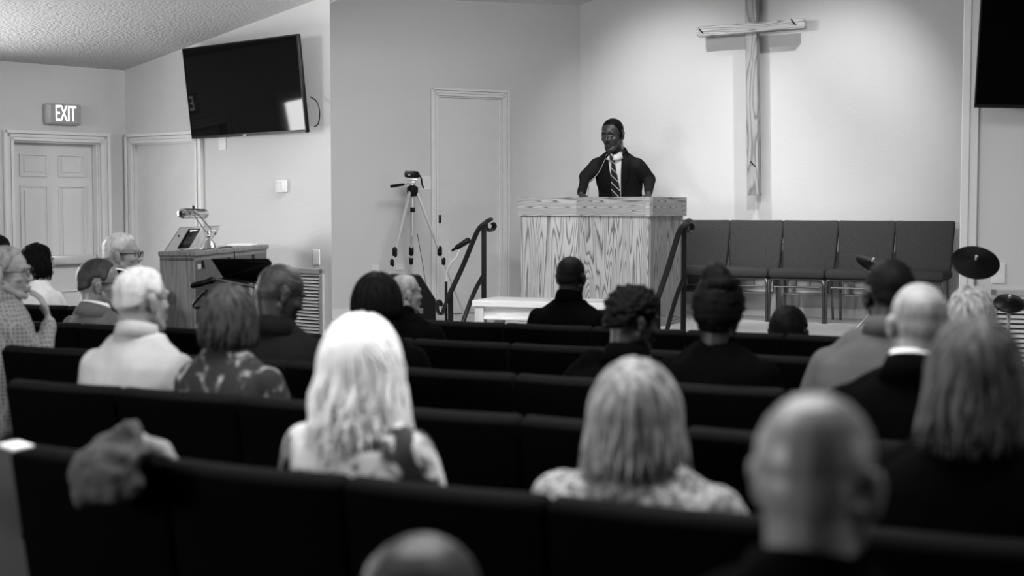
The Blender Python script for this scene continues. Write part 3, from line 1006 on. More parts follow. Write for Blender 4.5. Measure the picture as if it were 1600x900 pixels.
def noise_disp(amp, sc, stretch=(1, 1, 1), seed=0):
    def f(co):
        return amp * noise.noise(Vector((co.x * sc * stretch[0] + seed, co.y * sc * stretch[1] + seed * 2, co.z * sc * stretch[2])))
    return f

def hand_prims(bm, wrist, d, palm, side, curl=.5, s=1.0):
    """d: direction of the fingers, palm: normal out of the palm; side: direction of the thumb"""
    d = Vector(d).normalized(); palm = Vector(palm); palm = (palm - palm.dot(d) * d).normalized(); side = Vector(side)
    x = d.cross(palm).normalized()
    if x.dot(side) < 0:
        x = -x
    W = Vector(wrist)
    for k in range(4):
        o = (k - 1.5) * .019 * s
        add_cap(bm, W + x * o * .6 + d * .01, W + x * (-o) + d * .082 * s, .014 * s, .0115 * s, 8)
    lens = (.040, .046, .043, .034)
    for k in range(4):
        o = (1.5 - k) * .021 * s
        p = W + x * o + d * .085 * s
        a = 0
        for j, f in enumerate((1.0, .75, .6)):
            a += curl * (.55 if j == 0 else .8)
            q = p + (d * math.cos(a) + palm * math.sin(a)) * lens[k] * f * s
            add_cap(bm, p, q, (.0092 - .0008 * j) * s, (.0086 - .0008 * j) * s, 8); p = q
    p = W + x * .025 * s + d * .025 * s + palm * .004
    q = p + (x * .75 + d * .6 + palm * .35).normalized() * .038 * s
    add_cap(bm, p, q, .0125 * s, .0105 * s, 8)
    r_ = q + (d * .9 + palm * .4 + x * .1).normalized() * .032 * s
    add_cap(bm, q, r_, .0105 * s, .009 * s, 8)

def head_prims(bm, HM, s, ears=True, face=True):
    T = lambda p: HM @ Vector(p)
    R3 = HM.to_3x3().normalized()
    def ell(c, r, rot=(0, 0, 0)):
        add_ell(bm, T(c), [q * s for q in r], rot=R3 @ Euler(rot).to_matrix())
    def cap(a, b, r0, r1):
        add_cap(bm, T(a), T(b), r0 * s, r1 * s, 10)
    ell((0, -.012, .034), (.077, .095, .084)); ell((0, -.045, .0), (.066, .060, .070))
    ell((0, .022, -.022), (.064, .070, .090)); ell((0, .035, -.065), (.048, .048, .045))
    for x in (-1, 1):
        cap((x * .052, -.0, -.052), (x * .022, .060, -.095), .022, .020)
        ell((x * .042, .055, -.022), (.022, .022, .02))
    ell((0, .070, -.100), (.022, .018, .016))
    if face:
        cap((-.040, .080, .028), (.040, .078, .028), .010, .010)
        cap((0, .088, .012), (0, .103, -.024), .007, .010)
        for x in (-1, 1):
            ell((x * .012, .094, -.028), (.009, .011, .008))
            ell((x * .030, .070, .006), (.016, .012, .012))
        ell((0, .088, -.060), (.026, .013, .0065)); ell((0, .086, -.073), (.023, .013, .0075))
    if ears:
        for x in (-1, 1):
            ell((x * .083, -.012, -.008), (.0075, .018, .031), (R(-8), 0, x * R(-24)))
            ell((x * .086, -.020, .008), (.006, .014, .018), (R(-8), 0, x * R(-30)))
            ell((x * .078, -.004, -.034), (.008, .010, .010))

def smst(x):
    x = max(0, min(1, x)); return x * x * (3 - 2 * x)

def elmin_short(az):
    pts = [(0, 42), (35, 40), (55, 28), (68, 0), (80, -6), (90, 8), (112, 8), (125, -26), (180, -34)]
    for (a0, e0_), (a1, e1_) in zip(pts[:-1], pts[1:]):
        if az <= a1:
            return e0_ + (e1_ - e0_) * (az - a0) / (a1 - a0)
    return -34

def hair_cap(body, HM, s, material, parent, thick=.008, elmin=elmin_short, tmask=None, namp=.003, nsc=60, name='hair', soft=7, U_=56, V_=40):
    bvh = BVHTree.FromPolygons([v.co for v in body.data.vertices], [tuple(p.vertices) for p in body.data.polygons])
    R3 = HM.to_3x3().normalized(); c0 = HM @ Vector((0, -.005, .015))
    bm = bmesh.new(); grid = []
    for j in range(V_ + 1):
        el = math.pi / 2 - math.pi * .86 * j / V_
        row = []
        for i in range(U_):
            a = 2 * math.pi * i / U_
            u = Vector((math.cos(el) * math.sin(a), math.cos(el) * math.cos(a), math.sin(el)))
            wd = R3 @ u
            h = bvh.ray_cast(c0 + wd * .3, -wd)
            e_r = 1 / math.sqrt((u.x / .082) ** 2 + (u.y / .108) ** 2 + (u.z / .106) ** 2) * s * 1.06
            rad = (h[0] - c0).length if h[0] is not None else e_r
            rad = min(rad, e_r)
            az = abs(math.degrees(math.atan2(u.x, u.y)))
            m = smst((math.degrees(el) - elmin(az)) / soft)
            t = thick * s
            if tmask:
                t *= tmask(az, math.degrees(el))
            n_ = noise.noise(Vector((u.x * nsc * .1, u.y * nsc * .1, u.z * nsc * .1)) * 1.0 + c0 * 3) * namp * 1.2 + noise.noise(Vector((u.x * nsc * .35, u.y * nsc * .35, u.z * nsc * .2)) + c0) * namp
            rad = rad - .010 + m * (.010 + t + n_) if t > .0004 else rad - .010
            row.append(bm.verts.new(c0 + wd * rad))
            if j == 0:
                break
        grid.append(row)
    for j in range(V_):
        for i in range(U_):
            i2 = (i + 1) % U_
            if j == 0:
                bm.faces.new((grid[0][0], grid[1][i], grid[1][i2]))
            else:
                bm.faces.new((grid[j][i], grid[j + 1][i], grid[j + 1][i2], grid[j][i2]))
    bm.faces.new(grid[-1])
    return finish(bm, name, material, parent, angle=0)

def hair_locks(HM, s, material, parent, length, n=260, flare=.25, gap=62, wave=.008, puff=.012, r=.008, curl=0.0, seed=1, name='hair_locks', tuck=0.0):
    rnd = random.Random(seed)
    R3 = HM.to_3x3().normalized(); O = HM.translation
    bm = bmesh.new()
    rx, ry, rz = (.080 + puff), (.104 + puff), (.118 + puff * .7)
    cz, cy = -.0, -.006
    for i in range(n):
        a1 = rnd.uniform(gap, 360 - gap)
        a0 = 180 + (a1 - 180) * rnd.uniform(.35, 1.15)
        el0 = rnd.uniform(25, 88)
        layer = rnd.uniform(-.010, .004)
        L = length * rnd.uniform(.72, 1.04)
        ph = rnd.uniform(0, 6.28); fr = rnd.uniform(18, 30); wv = wave * rnd.uniform(.4, 1.3)
        pts = []; rad = []
        K = 9
        for k in range(K):
            f = k / (K - 1); el = R(el0 * (1 - f)); a = R(a0 + (a1 - a0) * f)
            pts.append(Vector(((rx + layer) * math.cos(el) * math.sin(a), cy + (ry + layer) * math.cos(el) * math.cos(a), cz + (rz + layer) * math.sin(el))))
            rad.append(r * (.55 + .45 * f))
        K2 = max(5, int(L / .022))
        a = R(a1)
        for k in range(1, K2):
            z = -L * k / (K2 - 1); f = k / (K2 - 1)
            g_ = 1 + flare * smst(-z / .25) - tuck * smst((-z - .02) / .12)
            ww = wv * math.sin(fr * z + ph) * min(1, f * 3); w2 = wv * math.cos(fr * 1.1 * z + ph * 2) * min(1, f * 3)
            x = (rx + layer) * g_ * math.sin(a) + ww * math.cos(a); y = cy + (ry + layer) * g_ * math.cos(a) + w2
            if curl and f > .7:
                x -= curl * math.sin(a) * (f - .7) / .3
            pts.append(Vector((x, y, cz + z)))
            rad.append(r * (1 - .75 * f ** 3))
        W = [O + R3 @ (p * s) for p in pts]
        # let lengths below the chin hang straight down in the world
        add_tube(bm, W, [q * s * rnd.uniform(.8, 1.15) for q in [1]] and [q * s for q in rad], seg=5)
    return finish(bm, name, material, parent, angle=0)

def hair_under(HM, s, material, parent, length, flare=.25, puff=.012, tuck=0.0, name='hair'):
    R3 = HM.to_3x3().normalized(); bm = bmesh.new(); rings = []
    rx, ry = .080 + puff, .104 + puff
    for el in (80, 65, 50, 35, 20, 0):
        e = R(el); rings.append((HM @ (Vector((0, -.030 * math.cos(e) - .006, (.118 + puff * .5) * math.sin(e) * .96))), rx * math.cos(e) * .95 * s, ry * .77 * math.cos(e) * s, R3))
    for k in range(1, 9):
        z = -length * .86 * k / 8; g_ = 1 + flare * smst(-z / .25) - tuck * smst((-z - .02) / .12)
        rings.append((HM @ Vector((0, -.036 - .01 * k / 8, z)), rx * g_ * .95 * s * (1 - .12 * (k / 8) ** 3), ry * .74 * g_ * s * (1 - .2 * (k / 8) ** 2), R3))
    add_loft(bm, rings, 28)
    return finish(bm, name, material, parent, angle=0)

def glasses(HM, s, parent):
    T = lambda p: HM @ Vector(p)
    bm = bmesh.new()
    for x in (-1, 1):
        c = Vector((x * .033, .100, .006))
        add_tube(bm, [T(c + Vector((.024 * math.cos(a), 0, .018 * math.sin(a)))) for a in [2 * math.pi * k / 14 for k in range(15)]], .0022 * s, 6)
        add_tube(bm, [T((x * .057, .098, .012)), T((x * .074, .07, .010)), T((x * .082, .0, .010)), T((x * .084, -.025, -.004))], .0026 * s, 6)
    add_tube(bm, [T((-.010, .102, .009)), T((0, .106, .012)), T((.010, .102, .009))], .002 * s, 6)
    o = finish(bm, 'glasses', M['black_plastic'], parent)
    return o

def person(label, pos, rz, seat, T, hs=1.0, hyaw=0, hpitch=0, hroll=0, wf=1.0, lean=.03, bow=0.0, skin_='fair', top='black', hair='short', hairc='grey', collar=None, arms=None, stand=False, voxel=.0065, glass=False, headoff=(0, 0), thick=1.0, base=0.0, hlen=.3, jacket=False, name='person', flare=.25, ear=True, shup=0.0):
    """pos: plan point below the hips.  T: height of the head's top.  Angles in degrees; arms: [(elbow, wrist, fingers, palm)] local"""
    t = thing(name, label, 'person', (pos[0], pos[1], base), rz)
    T -= base; seat -= base
    hc = Vector((headoff[0], lean * (T - seat - .12) + headoff[1], T - .118 * hs))
    HM = Matrix.Translation(hc) @ Euler((R(-hpitch), R(hroll), R(hyaw)), 'ZXY').to_matrix().to_4x4() if False else Matrix.Translation(hc) @ (Matrix.Rotation(R(hyaw), 4, 'Z') @ Matrix.Rotation(R(-hpitch), 4, 'X') @ Matrix.Rotation(R(hroll), 4, 'Y'))
    HM = HM @ Matrix.Scale(hs, 4)
    sh = hc.z - .118 * hs - .035 + shup           # shoulder line
    ht = sh - seat
    I3 = Matrix.Identity(3)
    def yy(z):
        f = max(0.0, (z - seat) / max(.1, (hc.z - seat))); return hc.y * (f ** (1 + bow)) - .02
    def torso(bm, inf, neck=True, top_=1.0):
        prof = [(-.10, .13, .11), (0.0, .175, .135), (.14, .185, .138), (.38, .172, .125), (.60, .184, .128), (.76, .192, .124), (.86, .182, .112), (.94, .142, .094), (1.0, .095, .076), (1.06, .070, .064)]
        rings = [(Vector((headoff[0] * max(0, f) ** 2, yy(seat + f * ht), seat + f * ht)), (a * wf + inf), (b * (.6 + .4 * wf) + inf), I3) for f, a, b in prof]
        add_loft(bm, rings, 28)
    sj = [Vector((x * .172 * wf + headoff[0] * .8, yy(seat + .9 * ht), seat + .84 * ht)) for x in (-1, 1)]
    A = arms or [None, None]
    aa = []
    for i, x in enumerate((-1, 1)):
        if A[i] is None:
            el = Vector((x * .245 * wf, yy(seat + .35 * ht) + .05, seat + .34 * ht)); wr = Vector((x * .09, .27, seat + .19))
            aa.append((el, wr, Vector((-x * .3, 1, -.15)), Vector((0, 0, -1))))
        else:
            aa.append(tuple(Vector(q) for q in A[i]))
    lr = []
    for x in (-1, 1):
        if stand:
            lr.append((Vector((x * .09, 0, seat)), Vector((x * .10, .03, seat * .53)), Vector((x * .11, -.02, .09)), Vector((x * .12, .12, .035))))
        else:
            lr.append((Vector((x * .09, .0, seat + .07)), Vector((x * .11, .43, seat + .035)), Vector((x * .11, .40, .10)), Vector((x * .12, .54, .035))))
    # body
    bm = bmesh.new(); torso(bm, -.004)
    add_cap(bm, (hc.x * .8, yy(sh) * .97, sh - .01), HM @ Vector((0, -.022, -.045)), .066 * (.4 + .6 * hs), .055 * hs, 14)
    add_cap(bm, (hc.x * .8, yy(sh - .03) - .015, sh - .03), HM @ Vector((0, -.040, -.02)), .056 * hs, .056 * hs, 12)
    head_prims(bm, HM, hs, ears=ear)
    for i in range(2):
        el, wr, fd, pn = aa[i]
        add_cap(bm, sj[i], el, .050, .040); add_cap(bm, el, wr, .040, .027)
        hand_prims(bm, wr, fd, pn, Vector((1 if i == 0 else -1, 0, 0)) if abs(fd.x) < .9 else Vector((0, 0, 1)), .45)
        hp, kn, an, to_ = lr[i]
        add_cap(bm, hp, kn, .080, .055); add_cap(bm, kn, an, .052, .035); add_cap(bm, an - Vector((0, 0, .03)), to_, .035, .03)
    body = remesh(bm, 'body', SK[skin_], t, voxel, 2)
    # top
    bm = bmesh.new(); inf = .016 if jacket else .010
    torso(bm, inf)
    add_cap(bm, (hc.x * .8, yy(sh), sh - .03), (hc.x * .9, yy(sh) - .002, sh + .035), .080 * wf ** .5, .068 * (.4 + .6 * hs), 16)
    for i in range(2):
        el, wr, fd, pn = aa[i]
        add_cap(bm, sj[i], el, .060 + inf * .5, .058 + inf * .4); add_cap(bm, el, el + (wr - el) * .93, .050 + inf * .3, .036 + inf * .2)
        if jacket:
            add_cap(bm, sj[i] - Vector((0, 0, .0)), Vector((sj[i].x * .3, sj[i].y, sh - .0)), .056, .05)
        else:
            add_cap(bm, sj[i] - Vector((0, 0, .005)), Vector((sj[i].x * .3, sj[i].y, sh - .008)), .052, .05)
    seed = pos[0] * 7
    def folds(co):
        a = noise.noise(Vector((co.x * 9 + seed, co.y * 9, co.z * 5 + co.x * 7))) * .006 + noise.noise(Vector((co.x * 24 + seed, co.y * 20, co.z * 12 - co.x * 14))) * .003
        return a
    tops = remesh(bm, 'jacket' if jacket else 'shirt', CL[top], t, max(voxel, .008), 9, folds)
    if collar:
        bm = bmesh.new(); n0 = Vector((hc.x * .95, yy(sh) - .008, sh + .045)); r0 = .067 * (.4 + .6 * hs)
        rings = []
        prof = [(r0 + .012, -.03), (r0 + .008, .012), (r0 + .002, .030), (r0 - .004, .030), (r0 - .004, -.03)]
        add_lathe(bm, prof, c=n0, seg=28, rot=(R(-14), 0, 0))
        finish(bm, 'collar', CL[collar], t, angle=0)
    if jacket:
        bm = bmesh.new(); n0 = Vector((hc.x * .93, yy(sh) - .012, sh + .03)); r0 = .080 * (.4 + .6 * hs)
        add_lathe(bm, [(r0 + .022, -.045), (r0 + .010, .0), (r0 + .001, .026), (r0 - .006, .024), (r0 - .004, -.03)], c=n0, seg=28, rot=(R(-20), 0, 0))
        finish(bm, 'jacket_collar', CL[top], t, angle=0)
    # trousers, shoes
    bm = bmesh.new()
    for i in range(2):
        hp, kn, an, to_ = lr[i]
        add_cap(bm, hp, kn, .094, .068); add_cap(bm, kn, an + Vector((0, 0, .02)), .066, .052)
    add_ell(bm, (0, -.01, seat + .07), (.18 * wf, .14, .10))
    remesh(bm, 'trousers', CL['trousers'], t, .014, 3, noise_disp(.006, 12))
    for i in range(2):
        hp, kn, an, to_ = lr[i]
        bm = bmesh.new(); add_cap(bm, (an.x, an.y - .02, .045), (to_.x, to_.y, .038), .043, .037); add_box(bm, ((an.x + to_.x) / 2, (an.y + to_.y) / 2 - .005, .012), (.085, .26, .02), bev=.008)
        finish(bm, 'shoe', M['black_plastic'], t)
    # hair
    hm_ = H[hairc]
    if hair == 'short':
        hair_cap(body, HM, hs, hm_, t, .009 * thick, namp=.0022, soft=14)
    elif hair == 'crop':
        hair_cap(body, HM, hs, hm_, t, .003, namp=.001)
    elif hair == 'fringe':          # bald crown, hair around the sides
        hair_cap(body, HM, hs, hm_, t, .007 * thick, tmask=lambda az, el: 0 if (el > 48 - (20 if az < 90 else 0)) else smst((48 - (20 if az < 90 else 0) - el) / 14), namp=.003)
    elif hair == 'stubble':
        hair_cap(body, HM, hs, hm_, t, .0015, tmask=lambda az, el: 1 if el < 25 else smst((45 - el) / 20), namp=.0004)
    elif hair == 'curly':
        hair_cap(body, HM, hs, hm_, t, .026 * thick, namp=.014, nsc=75, U_=80, V_=56)
    elif hair in ('long', 'bob', 'wavy'):
        full = lambda az: 40 if az < 30 else (40 - (az - 30) * 1.8 if az < 60 else max(-50, -14 - (az - 60) * 1.2))
        hair_cap(body, HM, hs, hm_, t, .012, elmin=full, namp=.002)
        tk = .10 if hair == 'bob' else 0
        fl = flare
        hair_under(HM, hs, hm_, t, hlen, fl, .012 * thick, tk, name='hair_mass')
        hair_locks(HM, hs, hm_, t, hlen, n={'long': 400, 'bob': 240, 'wavy': 300}[hair], flare=fl, wave={'long': .008, 'bob': .003, 'wavy': .016}[hair], puff=.016 * thick, r=.0062, curl=.02 if hair == 'bob' else 0, seed=int(pos[0] * 1000) % 997, tuck=tk)
    elif hair == 'updo':
        hair_cap(body, HM, hs, hm_, t, .018, namp=.006, nsc=50, elmin=lambda az: elmin_short(az) - (22 if az > 60 else 0)); hair_under(HM, hs, hm_, t, .05, -.1, .010, 0, name='hair_mass')
        bm = bmesh.new()
        bc = HM @ Vector((0, -.050, .130))
        add_ell(bm, bc, (.055 * hs, .052 * hs, .048 * hs))
        add_ell(bm, HM @ Vector((.012, -.05, .10)), (.070 * hs, .062 * hs, .045 * hs)); add_ell(bm, HM @ Vector((-.012, -.045, .135)), (.045 * hs, .042 * hs, .036 * hs))
        remesh(bm, 'hair_bun', hm_, t, .006, 6, lambda co: .006 * noise.noise(co * 28) + .004 * noise.noise(Vector((co.x * 70, co.y * 70, co.z * 20))))
    if glass:
        glasses(HM, hs, t)
    return t, HM, body, tops

def seated(label, px, py, r, wpx, face=0, off=.20, T_=None, **kw):
    """someone in audience row r whose head is seen centred at column px with its top at py and wpx wide"""
    off += .065
    tt = row_t(r, px, off); p = row_p(r, tt, off)
    top_z = at(px, py, p.y).z
    hs = wpx * p.y / 2222 / .166
    hs = max(.78, min(1.15, hs))
    top_z -= {'wavy': .014, 'long': .016, 'bob': .014, 'curly': .018, 'updo': .012, 'short': .007}.get(kw.get('hair'), 0) * hs
    lean = kw.pop('lean', .03)
    ho = kw.get('headoff', (0, 0))
    hl = lean * (top_z - .46 - .12) + ho[1]
    a = RZ + R(face)
    fwd = Vector((-math.sin(a), math.cos(a)))
    rt = Vector((math.cos(a), math.sin(a)))
    q = p - fwd * hl - rt * ho[0]
    return person(label, q, a, .465, top_z, hs=hs, lean=lean, **kw)

# last rows first: nearest heads
seated('person with bald head in the right foreground, dark jacket, seen from behind', 1283, 612, 5, 196, off=.10, skin_='mid', hair='none', top='black', jacket=True, voxel=.005, hyaw=-8, wf=1.1)
seated('person whose dim bald head barely rises at the bottom edge, left of centre', 662, 832, 5, 206, off=.10, skin_='brown', hair='none', top='black', voxel=.006)
seated('person with very long platinum white hair and flowered white top, seen from behind', 566, 487, 4, 108, off=.24, skin_='fair', hair='wavy', hairc='platinum', top='floral', hlen=.20, thick=.8, flare=.30, wf=.86, shup=.03, voxel=.006)
seated('person with shoulder-length blonde hair and pale tweed top, seen from behind', 996, 557, 4, 118, off=.22, skin_='fair', hair='long', hairc='blonde', top='tweed', hlen=.125, flare=.45, wf=1.08, shup=.03, voxel=.006, headoff=(-.04, 0))
seated('person in a light pullover with white hair and glasses, seated left of the patterned blouse', 222, 416, 3, 72, off=.20, skin_='fair', hair='short', hairc='white', top='light_sweater', collar='light_sweater', glass=True, wf=1.07, hyaw=-14, headoff=(.03, 0))
seated('person with curly brown hair and mottled patterned blouse beside the light pullover', 360, 441, 3, 68, off=.20, skin_='mid', hair='wavy', hairc='brown', top='mottled', hlen=.12, thick=.9, flare=-.08, wf=.96)
seated('person with a white-haired near-bald head and black jacket, right side', 1437, 441, 3, 92, off=.20, skin_='fair', hair='stubble', hairc='grey', top='black', jacket=True, hyaw=22, wf=1.1, collar='white')
seated('person with long streaked brown hair and black coat at the right edge', 1528, 489, 4, 122, off=.20, skin_='fair', hair='long', hairc='ash', top='black', jacket=True, hlen=.15, flare=.42, wf=1.1)
seated('person with cropped dark head bowed, charcoal suit, left of the white hair', 438, 413, 2, 66, off=.22, skin_='brown', hair='stubble', hairc='darkgrey', top='charcoal', jacket=True, hyaw=-32, hpitch=22, wf=1.08)
seated('person with black bobbed hair and black jacket just above the platinum hair', 590, 424, 2, 62, off=.22, skin_='brown', hair='bob', hairc='black', top='black', jacket=True, hlen=.07, wf=1.0, thick=1.1)
seated('person with thick dark curls turned and leaning right, black jacket, mid audience', 992, 449, 2, 66, off=.22, skin_='brown', hair='curly', hairc='black', top='black', jacket=True, hyaw=-40, hpitch=10, lean=.12, headoff=(.12, .02), wf=1.0)
seated('person with dark hair piled in a high bun, black top, seen from behind', 1125, 430, 2, 70, off=.22, skin_='brown', hair='updo', hairc='black', top='black', wf=1.0)
seated('person with dark cropped head looking left in a grey collared shirt', 1390, 405, 2, 78, off=.22, skin_='brown', hair='crop', hairc='black', top='grey_shirt', collar='grey_shirt', hyaw=30, wf=1.08, headoff=(.06, 0))
# chin on hand, at the left edge
RA = [((-.24, .10, .74), (-.08, .22, .66), (1, .2, -.1), (0, 0, -1)), ((.19, .10, .74), (.035, .20, .955), (-.12, -.22, .95), (-.5, -1, .1))]
seated('person in a checked shirt with glasses, chin on hand, at the left edge', 12, 384, 2, 58, off=.22, face=-30, skin_='fair', hair='short', hairc='grey', top='check', glass=True, hyaw=-32, wf=1.05, voxel=.005, arms=RA, collar='check')
seated('person in a grey suit with short dark hair and glasses, back turned, at left', 157, 404, 1, 54, off=.22, skin_='mid', hair='short', hairc='darkgrey', top='grey_suit', jacket=True, collar='white', glass=True, hyaw=-40, face=-8, wf=1.05, headoff=(.05, .02), thick=1.1)
seated('person with short grey hair facing right, just behind the black bob', 634, 428, 1, 42, off=.30, skin_='mid', hair='short', hairc='grey', top='black', hyaw=-35, wf=.95, thick=.8)
seated('person with light brown hair at right, mostly hidden behind streaked brown hair', 1518, 446, 1, 60, off=.22, skin_='fair', hair='long', hairc='blonde', top='charcoal', hlen=.2, wf=.95)
seated('person with close-cropped dark hair and dark shirt, alone in the front row', 893, 401, 0, 46, off=.22, skin_='dark', hair='crop', hairc='black', top='black', collar='black', wf=1.05)
seated('small child with short dark hair, only the head above the front row chair', 1234, 477, 0, 58, off=.15, skin_='dark', hair='short', hairc='black', top='black', wf=.8)
seated('person with dark bobbed hair and white shirt by the panelled door', 60, 379, 0, 40, off=.22, skin_='mid', hair='bob', hairc='black', top='white', hlen=.11, hyaw=-20, wf=.9)
seated('person with white hair and glasses in profile, dark jacket, beside the organ', 192, 364, 0, 46, off=.22, skin_='fair', hair='short', hairc='white', top='black', jacket=True, glass=True, hyaw=-62, collar='white', wf=1.0, thick=1.2)
seated('person with black hair half hidden at the left edge behind checked shirt', -4, 367, 0, 42, off=.30, skin_='mid', hair='short', hairc='black', top='charcoal', wf=.88, thick=1.3)

# ------------------------------------------------------------------ the speaker
spx = Vector((1.02, 13.20)); srz = R(163)
Ms = Matrix.Translation((spx.x, spx.y, STAGE)) @ Matrix.Rotation(srz, 4, 'Z'); Mi = Ms.inverted()
def L_(px, py, d):
    return Mi @ at(px, py, d)
topz = at(956, 186, 12.75).z
hl = L_(957, 210, 12.72)
aL = (L_(1014, 281, 12.95), L_(1013, 303, 12.66), Mi.to_3x3() @ Vector((-.2, -1, -.35)), Mi.to_3x3() @ Vector((0, 0, -1)))
aR = (L_(916, 276, 12.92), L_(908, 303, 12.66), Mi.to_3x3() @ Vector((.2, -1, -.35)), Mi.to_3x3() @ Vector((0, 0, -1)))
seat_s = STAGE + .93
sp_t, HM, sbody, sjk = person('person in a dark suit and striped tie preaching behind the oak pulpit', spx, srz, seat_s, topz, hs=1.20, hyaw=-14, hpitch=12, lean=.0, headoff=(hl.x, hl.y), skin_='speaker', top='suit', jacket=True, stand=True, base=STAGE, hair='crop', hairc='black', voxel=.004, wf=1.08, arms=[aL, aR], bow=0.2)
bvh = BVHTree.FromPolygons([v.co for v in sjk.data.vertices], [tuple(p.vertices) for p in sjk.data.polygons])
def strip(name, zs, xl, xr, off, material, ncol=8, th=.004):
    bm = bmesh.new(); G = []
    for z in zs:
        row = []
        for k in range(ncol + 1):
            x = xl(z) + (xr(z) - xl(z)) * k / ncol
            h = bvh.ray_cast(Vector((x, 1.2, z)), Vector((0, -1, 0)))
            y = (h[0].y if h[0] is not None else row[-1][0].co.y if row else .2)
            row.append((bm.verts.new((x, y + off, z)), bm.verts.new((x, y + off - th, z))))
        G.append(row)
    n = len(zs)
    for j in range(n - 1):
        for k in range(ncol):
            a, b, c, d = G[j][k], G[j][k + 1], G[j + 1][k + 1], G[j + 1][k]
            bm.faces.new((a[0], b[0], c[0], d[0])); bm.faces.new((a[1], d[1], c[1], b[1]))
    for j in range(n - 1):
        for k in (0, ncol):
            a, b = G[j][k], G[j + 1][k]; bm.faces.new((a[0], a[1], b[1], b[0]))
    for j in (0, n - 1):
        for k in range(ncol):
            a, b = G[j][k], G[j][k + 1]; bm.faces.new((a[0], a[1], b[1], b[0]))
    return finish(bm, name, material, sp_t, angle=0)
hcz = HM.translation.z; shz = hcz - .118 * 1.2 - .035; cx_ = hl.x
zt0, zb0 = shz + .03, shz - .44
zs = [zb0 + (zt0 - zb0) * k / 30 for k in range(31)]
ctr = lambda z: cx_ * (max(0, (z - (seat_s - STAGE))) / (shz - seat_s + STAGE)) ** 2
hw = lambda z: .022 + .036 * smst((z - zb0) / (zt0 - zb0))
strip('shirt', zs, lambda z: ctr(z) - hw(z) - .022, lambda z: ctr(z) + hw(z), .004, CL['white'])
# striped tie
mt_ = bpy.data.materials.new('striped_tie'); mt_.use_nodes = True; nt = mt_.node_tree; b_ = nt.nodes['Principled BSDF']; b_.inputs['Roughness'].default_value = .5
tc_ = nn(nt, 'ShaderNodeTexCoord'); sx = nn(nt, 'ShaderNodeSeparateXYZ'); nt.links.new(tc_.outputs['Object'], sx.inputs[0])
m1 = nn(nt, 'ShaderNodeMath', operation='MULTIPLY_ADD'); m1.inputs[1].default_value = -1.1; nt.links.new(sx.outputs[0], m1.inputs[0]); nt.links.new(sx.outputs[2], m1.inputs[2])
m2 = nn(nt, 'ShaderNodeMath', operation='MULTIPLY'); m2.inputs[1].default_value = 13.5; nt.links.new(m1.outputs[0], m2.inputs[0])
m3 = nn(nt, 'ShaderNodeMath', operation='FRACT'); nt.links.new(m2.outputs[0], m3.inputs[0])
m4 = nn(nt, 'ShaderNodeMath', operation='LESS_THAN'); m4.inputs[1].default_value = .17; nt.links.new(m3.outputs[0], m4.inputs[0])
m5 = nn(nt, 'ShaderNodeMapRange'); m5.inputs[3].default_value = .012; m5.inputs[4].default_value = .5; nt.links.new(m4.outputs[0], m5.inputs[0]); nt.links.new(m5.outputs[0], b_.inputs['Base Color'])
tz = lambda z: .012 + .028 * smst((zt0 - .02 - z) / .35)
strip('tie', zs[:-2], lambda z: ctr(z) - tz(z) + .006, lambda z: ctr(z) + tz(z) + .006, .012, mt_)
KNOT = True
# lapels
for s in (-1, 1):
    def xi(z, s=s):
        return ctr(z) + s * (hw(z) - .004) - (.018 if s < 0 else 0)
    def xo(z, s=s):
        f = (z - zb0) / (zt0 - zb0)
        wd = .062 * smst((f - .05) / .55) if f < .72 else .062 - .03 * ((f - .72) / .28)
        if .70 < f < .74:
            wd -= .018
        return ctr(z) + s * (hw(z) + .004 + wd) - (.018 if s < 0 else 0)
    strip('lapel', zs, xi, xo, .010, CL['suit'], ncol=5, th=.006)
# shirt collar wings
bm = bmesh.new()
n0 = Vector((hl.x * .92, hl.y * .84, shz + .025))
n0 = n0 - Vector((0, 0, .022)); add_lathe(bm, [(.084, -.03), (.074, .0), (.064, .016), (.060, .016), (.060, -.03)], c=n0, seg=28, rot=(R(-16), 0, 0))
finish(bm, 'collar', CL['white'], sp_t, angle=0)
kn = Vector((n0.x + .006, n0.y + .082, n0.z - .022))
bm = bmesh.new(); add_tube(bm, [kn + Vector((0, -.004, .026)), kn + Vector((0, .004, 0)), kn + Vector((0, .0, -.032))], [.021, .019, .013], 10, n=3, flat=.6); finish(bm, 'tie_knot', mt_, sp_t)
# eyes, brows, moustache
T = lambda p: HM @ Vector(p)
for x in (-1, 1):
    bm = bmesh.new(); add_ell(bm, T((x * .030, .0835, .004)), (.0085, .0065, .0045)); finish(bm, 'eye', CL['grey_suit'], sp_t)
    bm = bmesh.new(); add_tube(bm, [T((x * .012, .092, .026)), T((x * .030, .094, .033)), T((x * .048, .082, .027))], [.003, .0045, .003], 6, n=3, flat=.5); finish(bm, 'eyebrow', H['black'], sp_t)
bm = bmesh.new(); add_tube(bm, [T((-.028, .088, -.055)), T((-.012, .101, -.048)), T((0, .1035, -.047)), T((.012, .101, -.048)), T((.028, .088, -.055))], [.002, .005, .004, .005, .002], 6, n=3); finish(bm, 'moustache', H['black'], sp_t)
# breast pocket

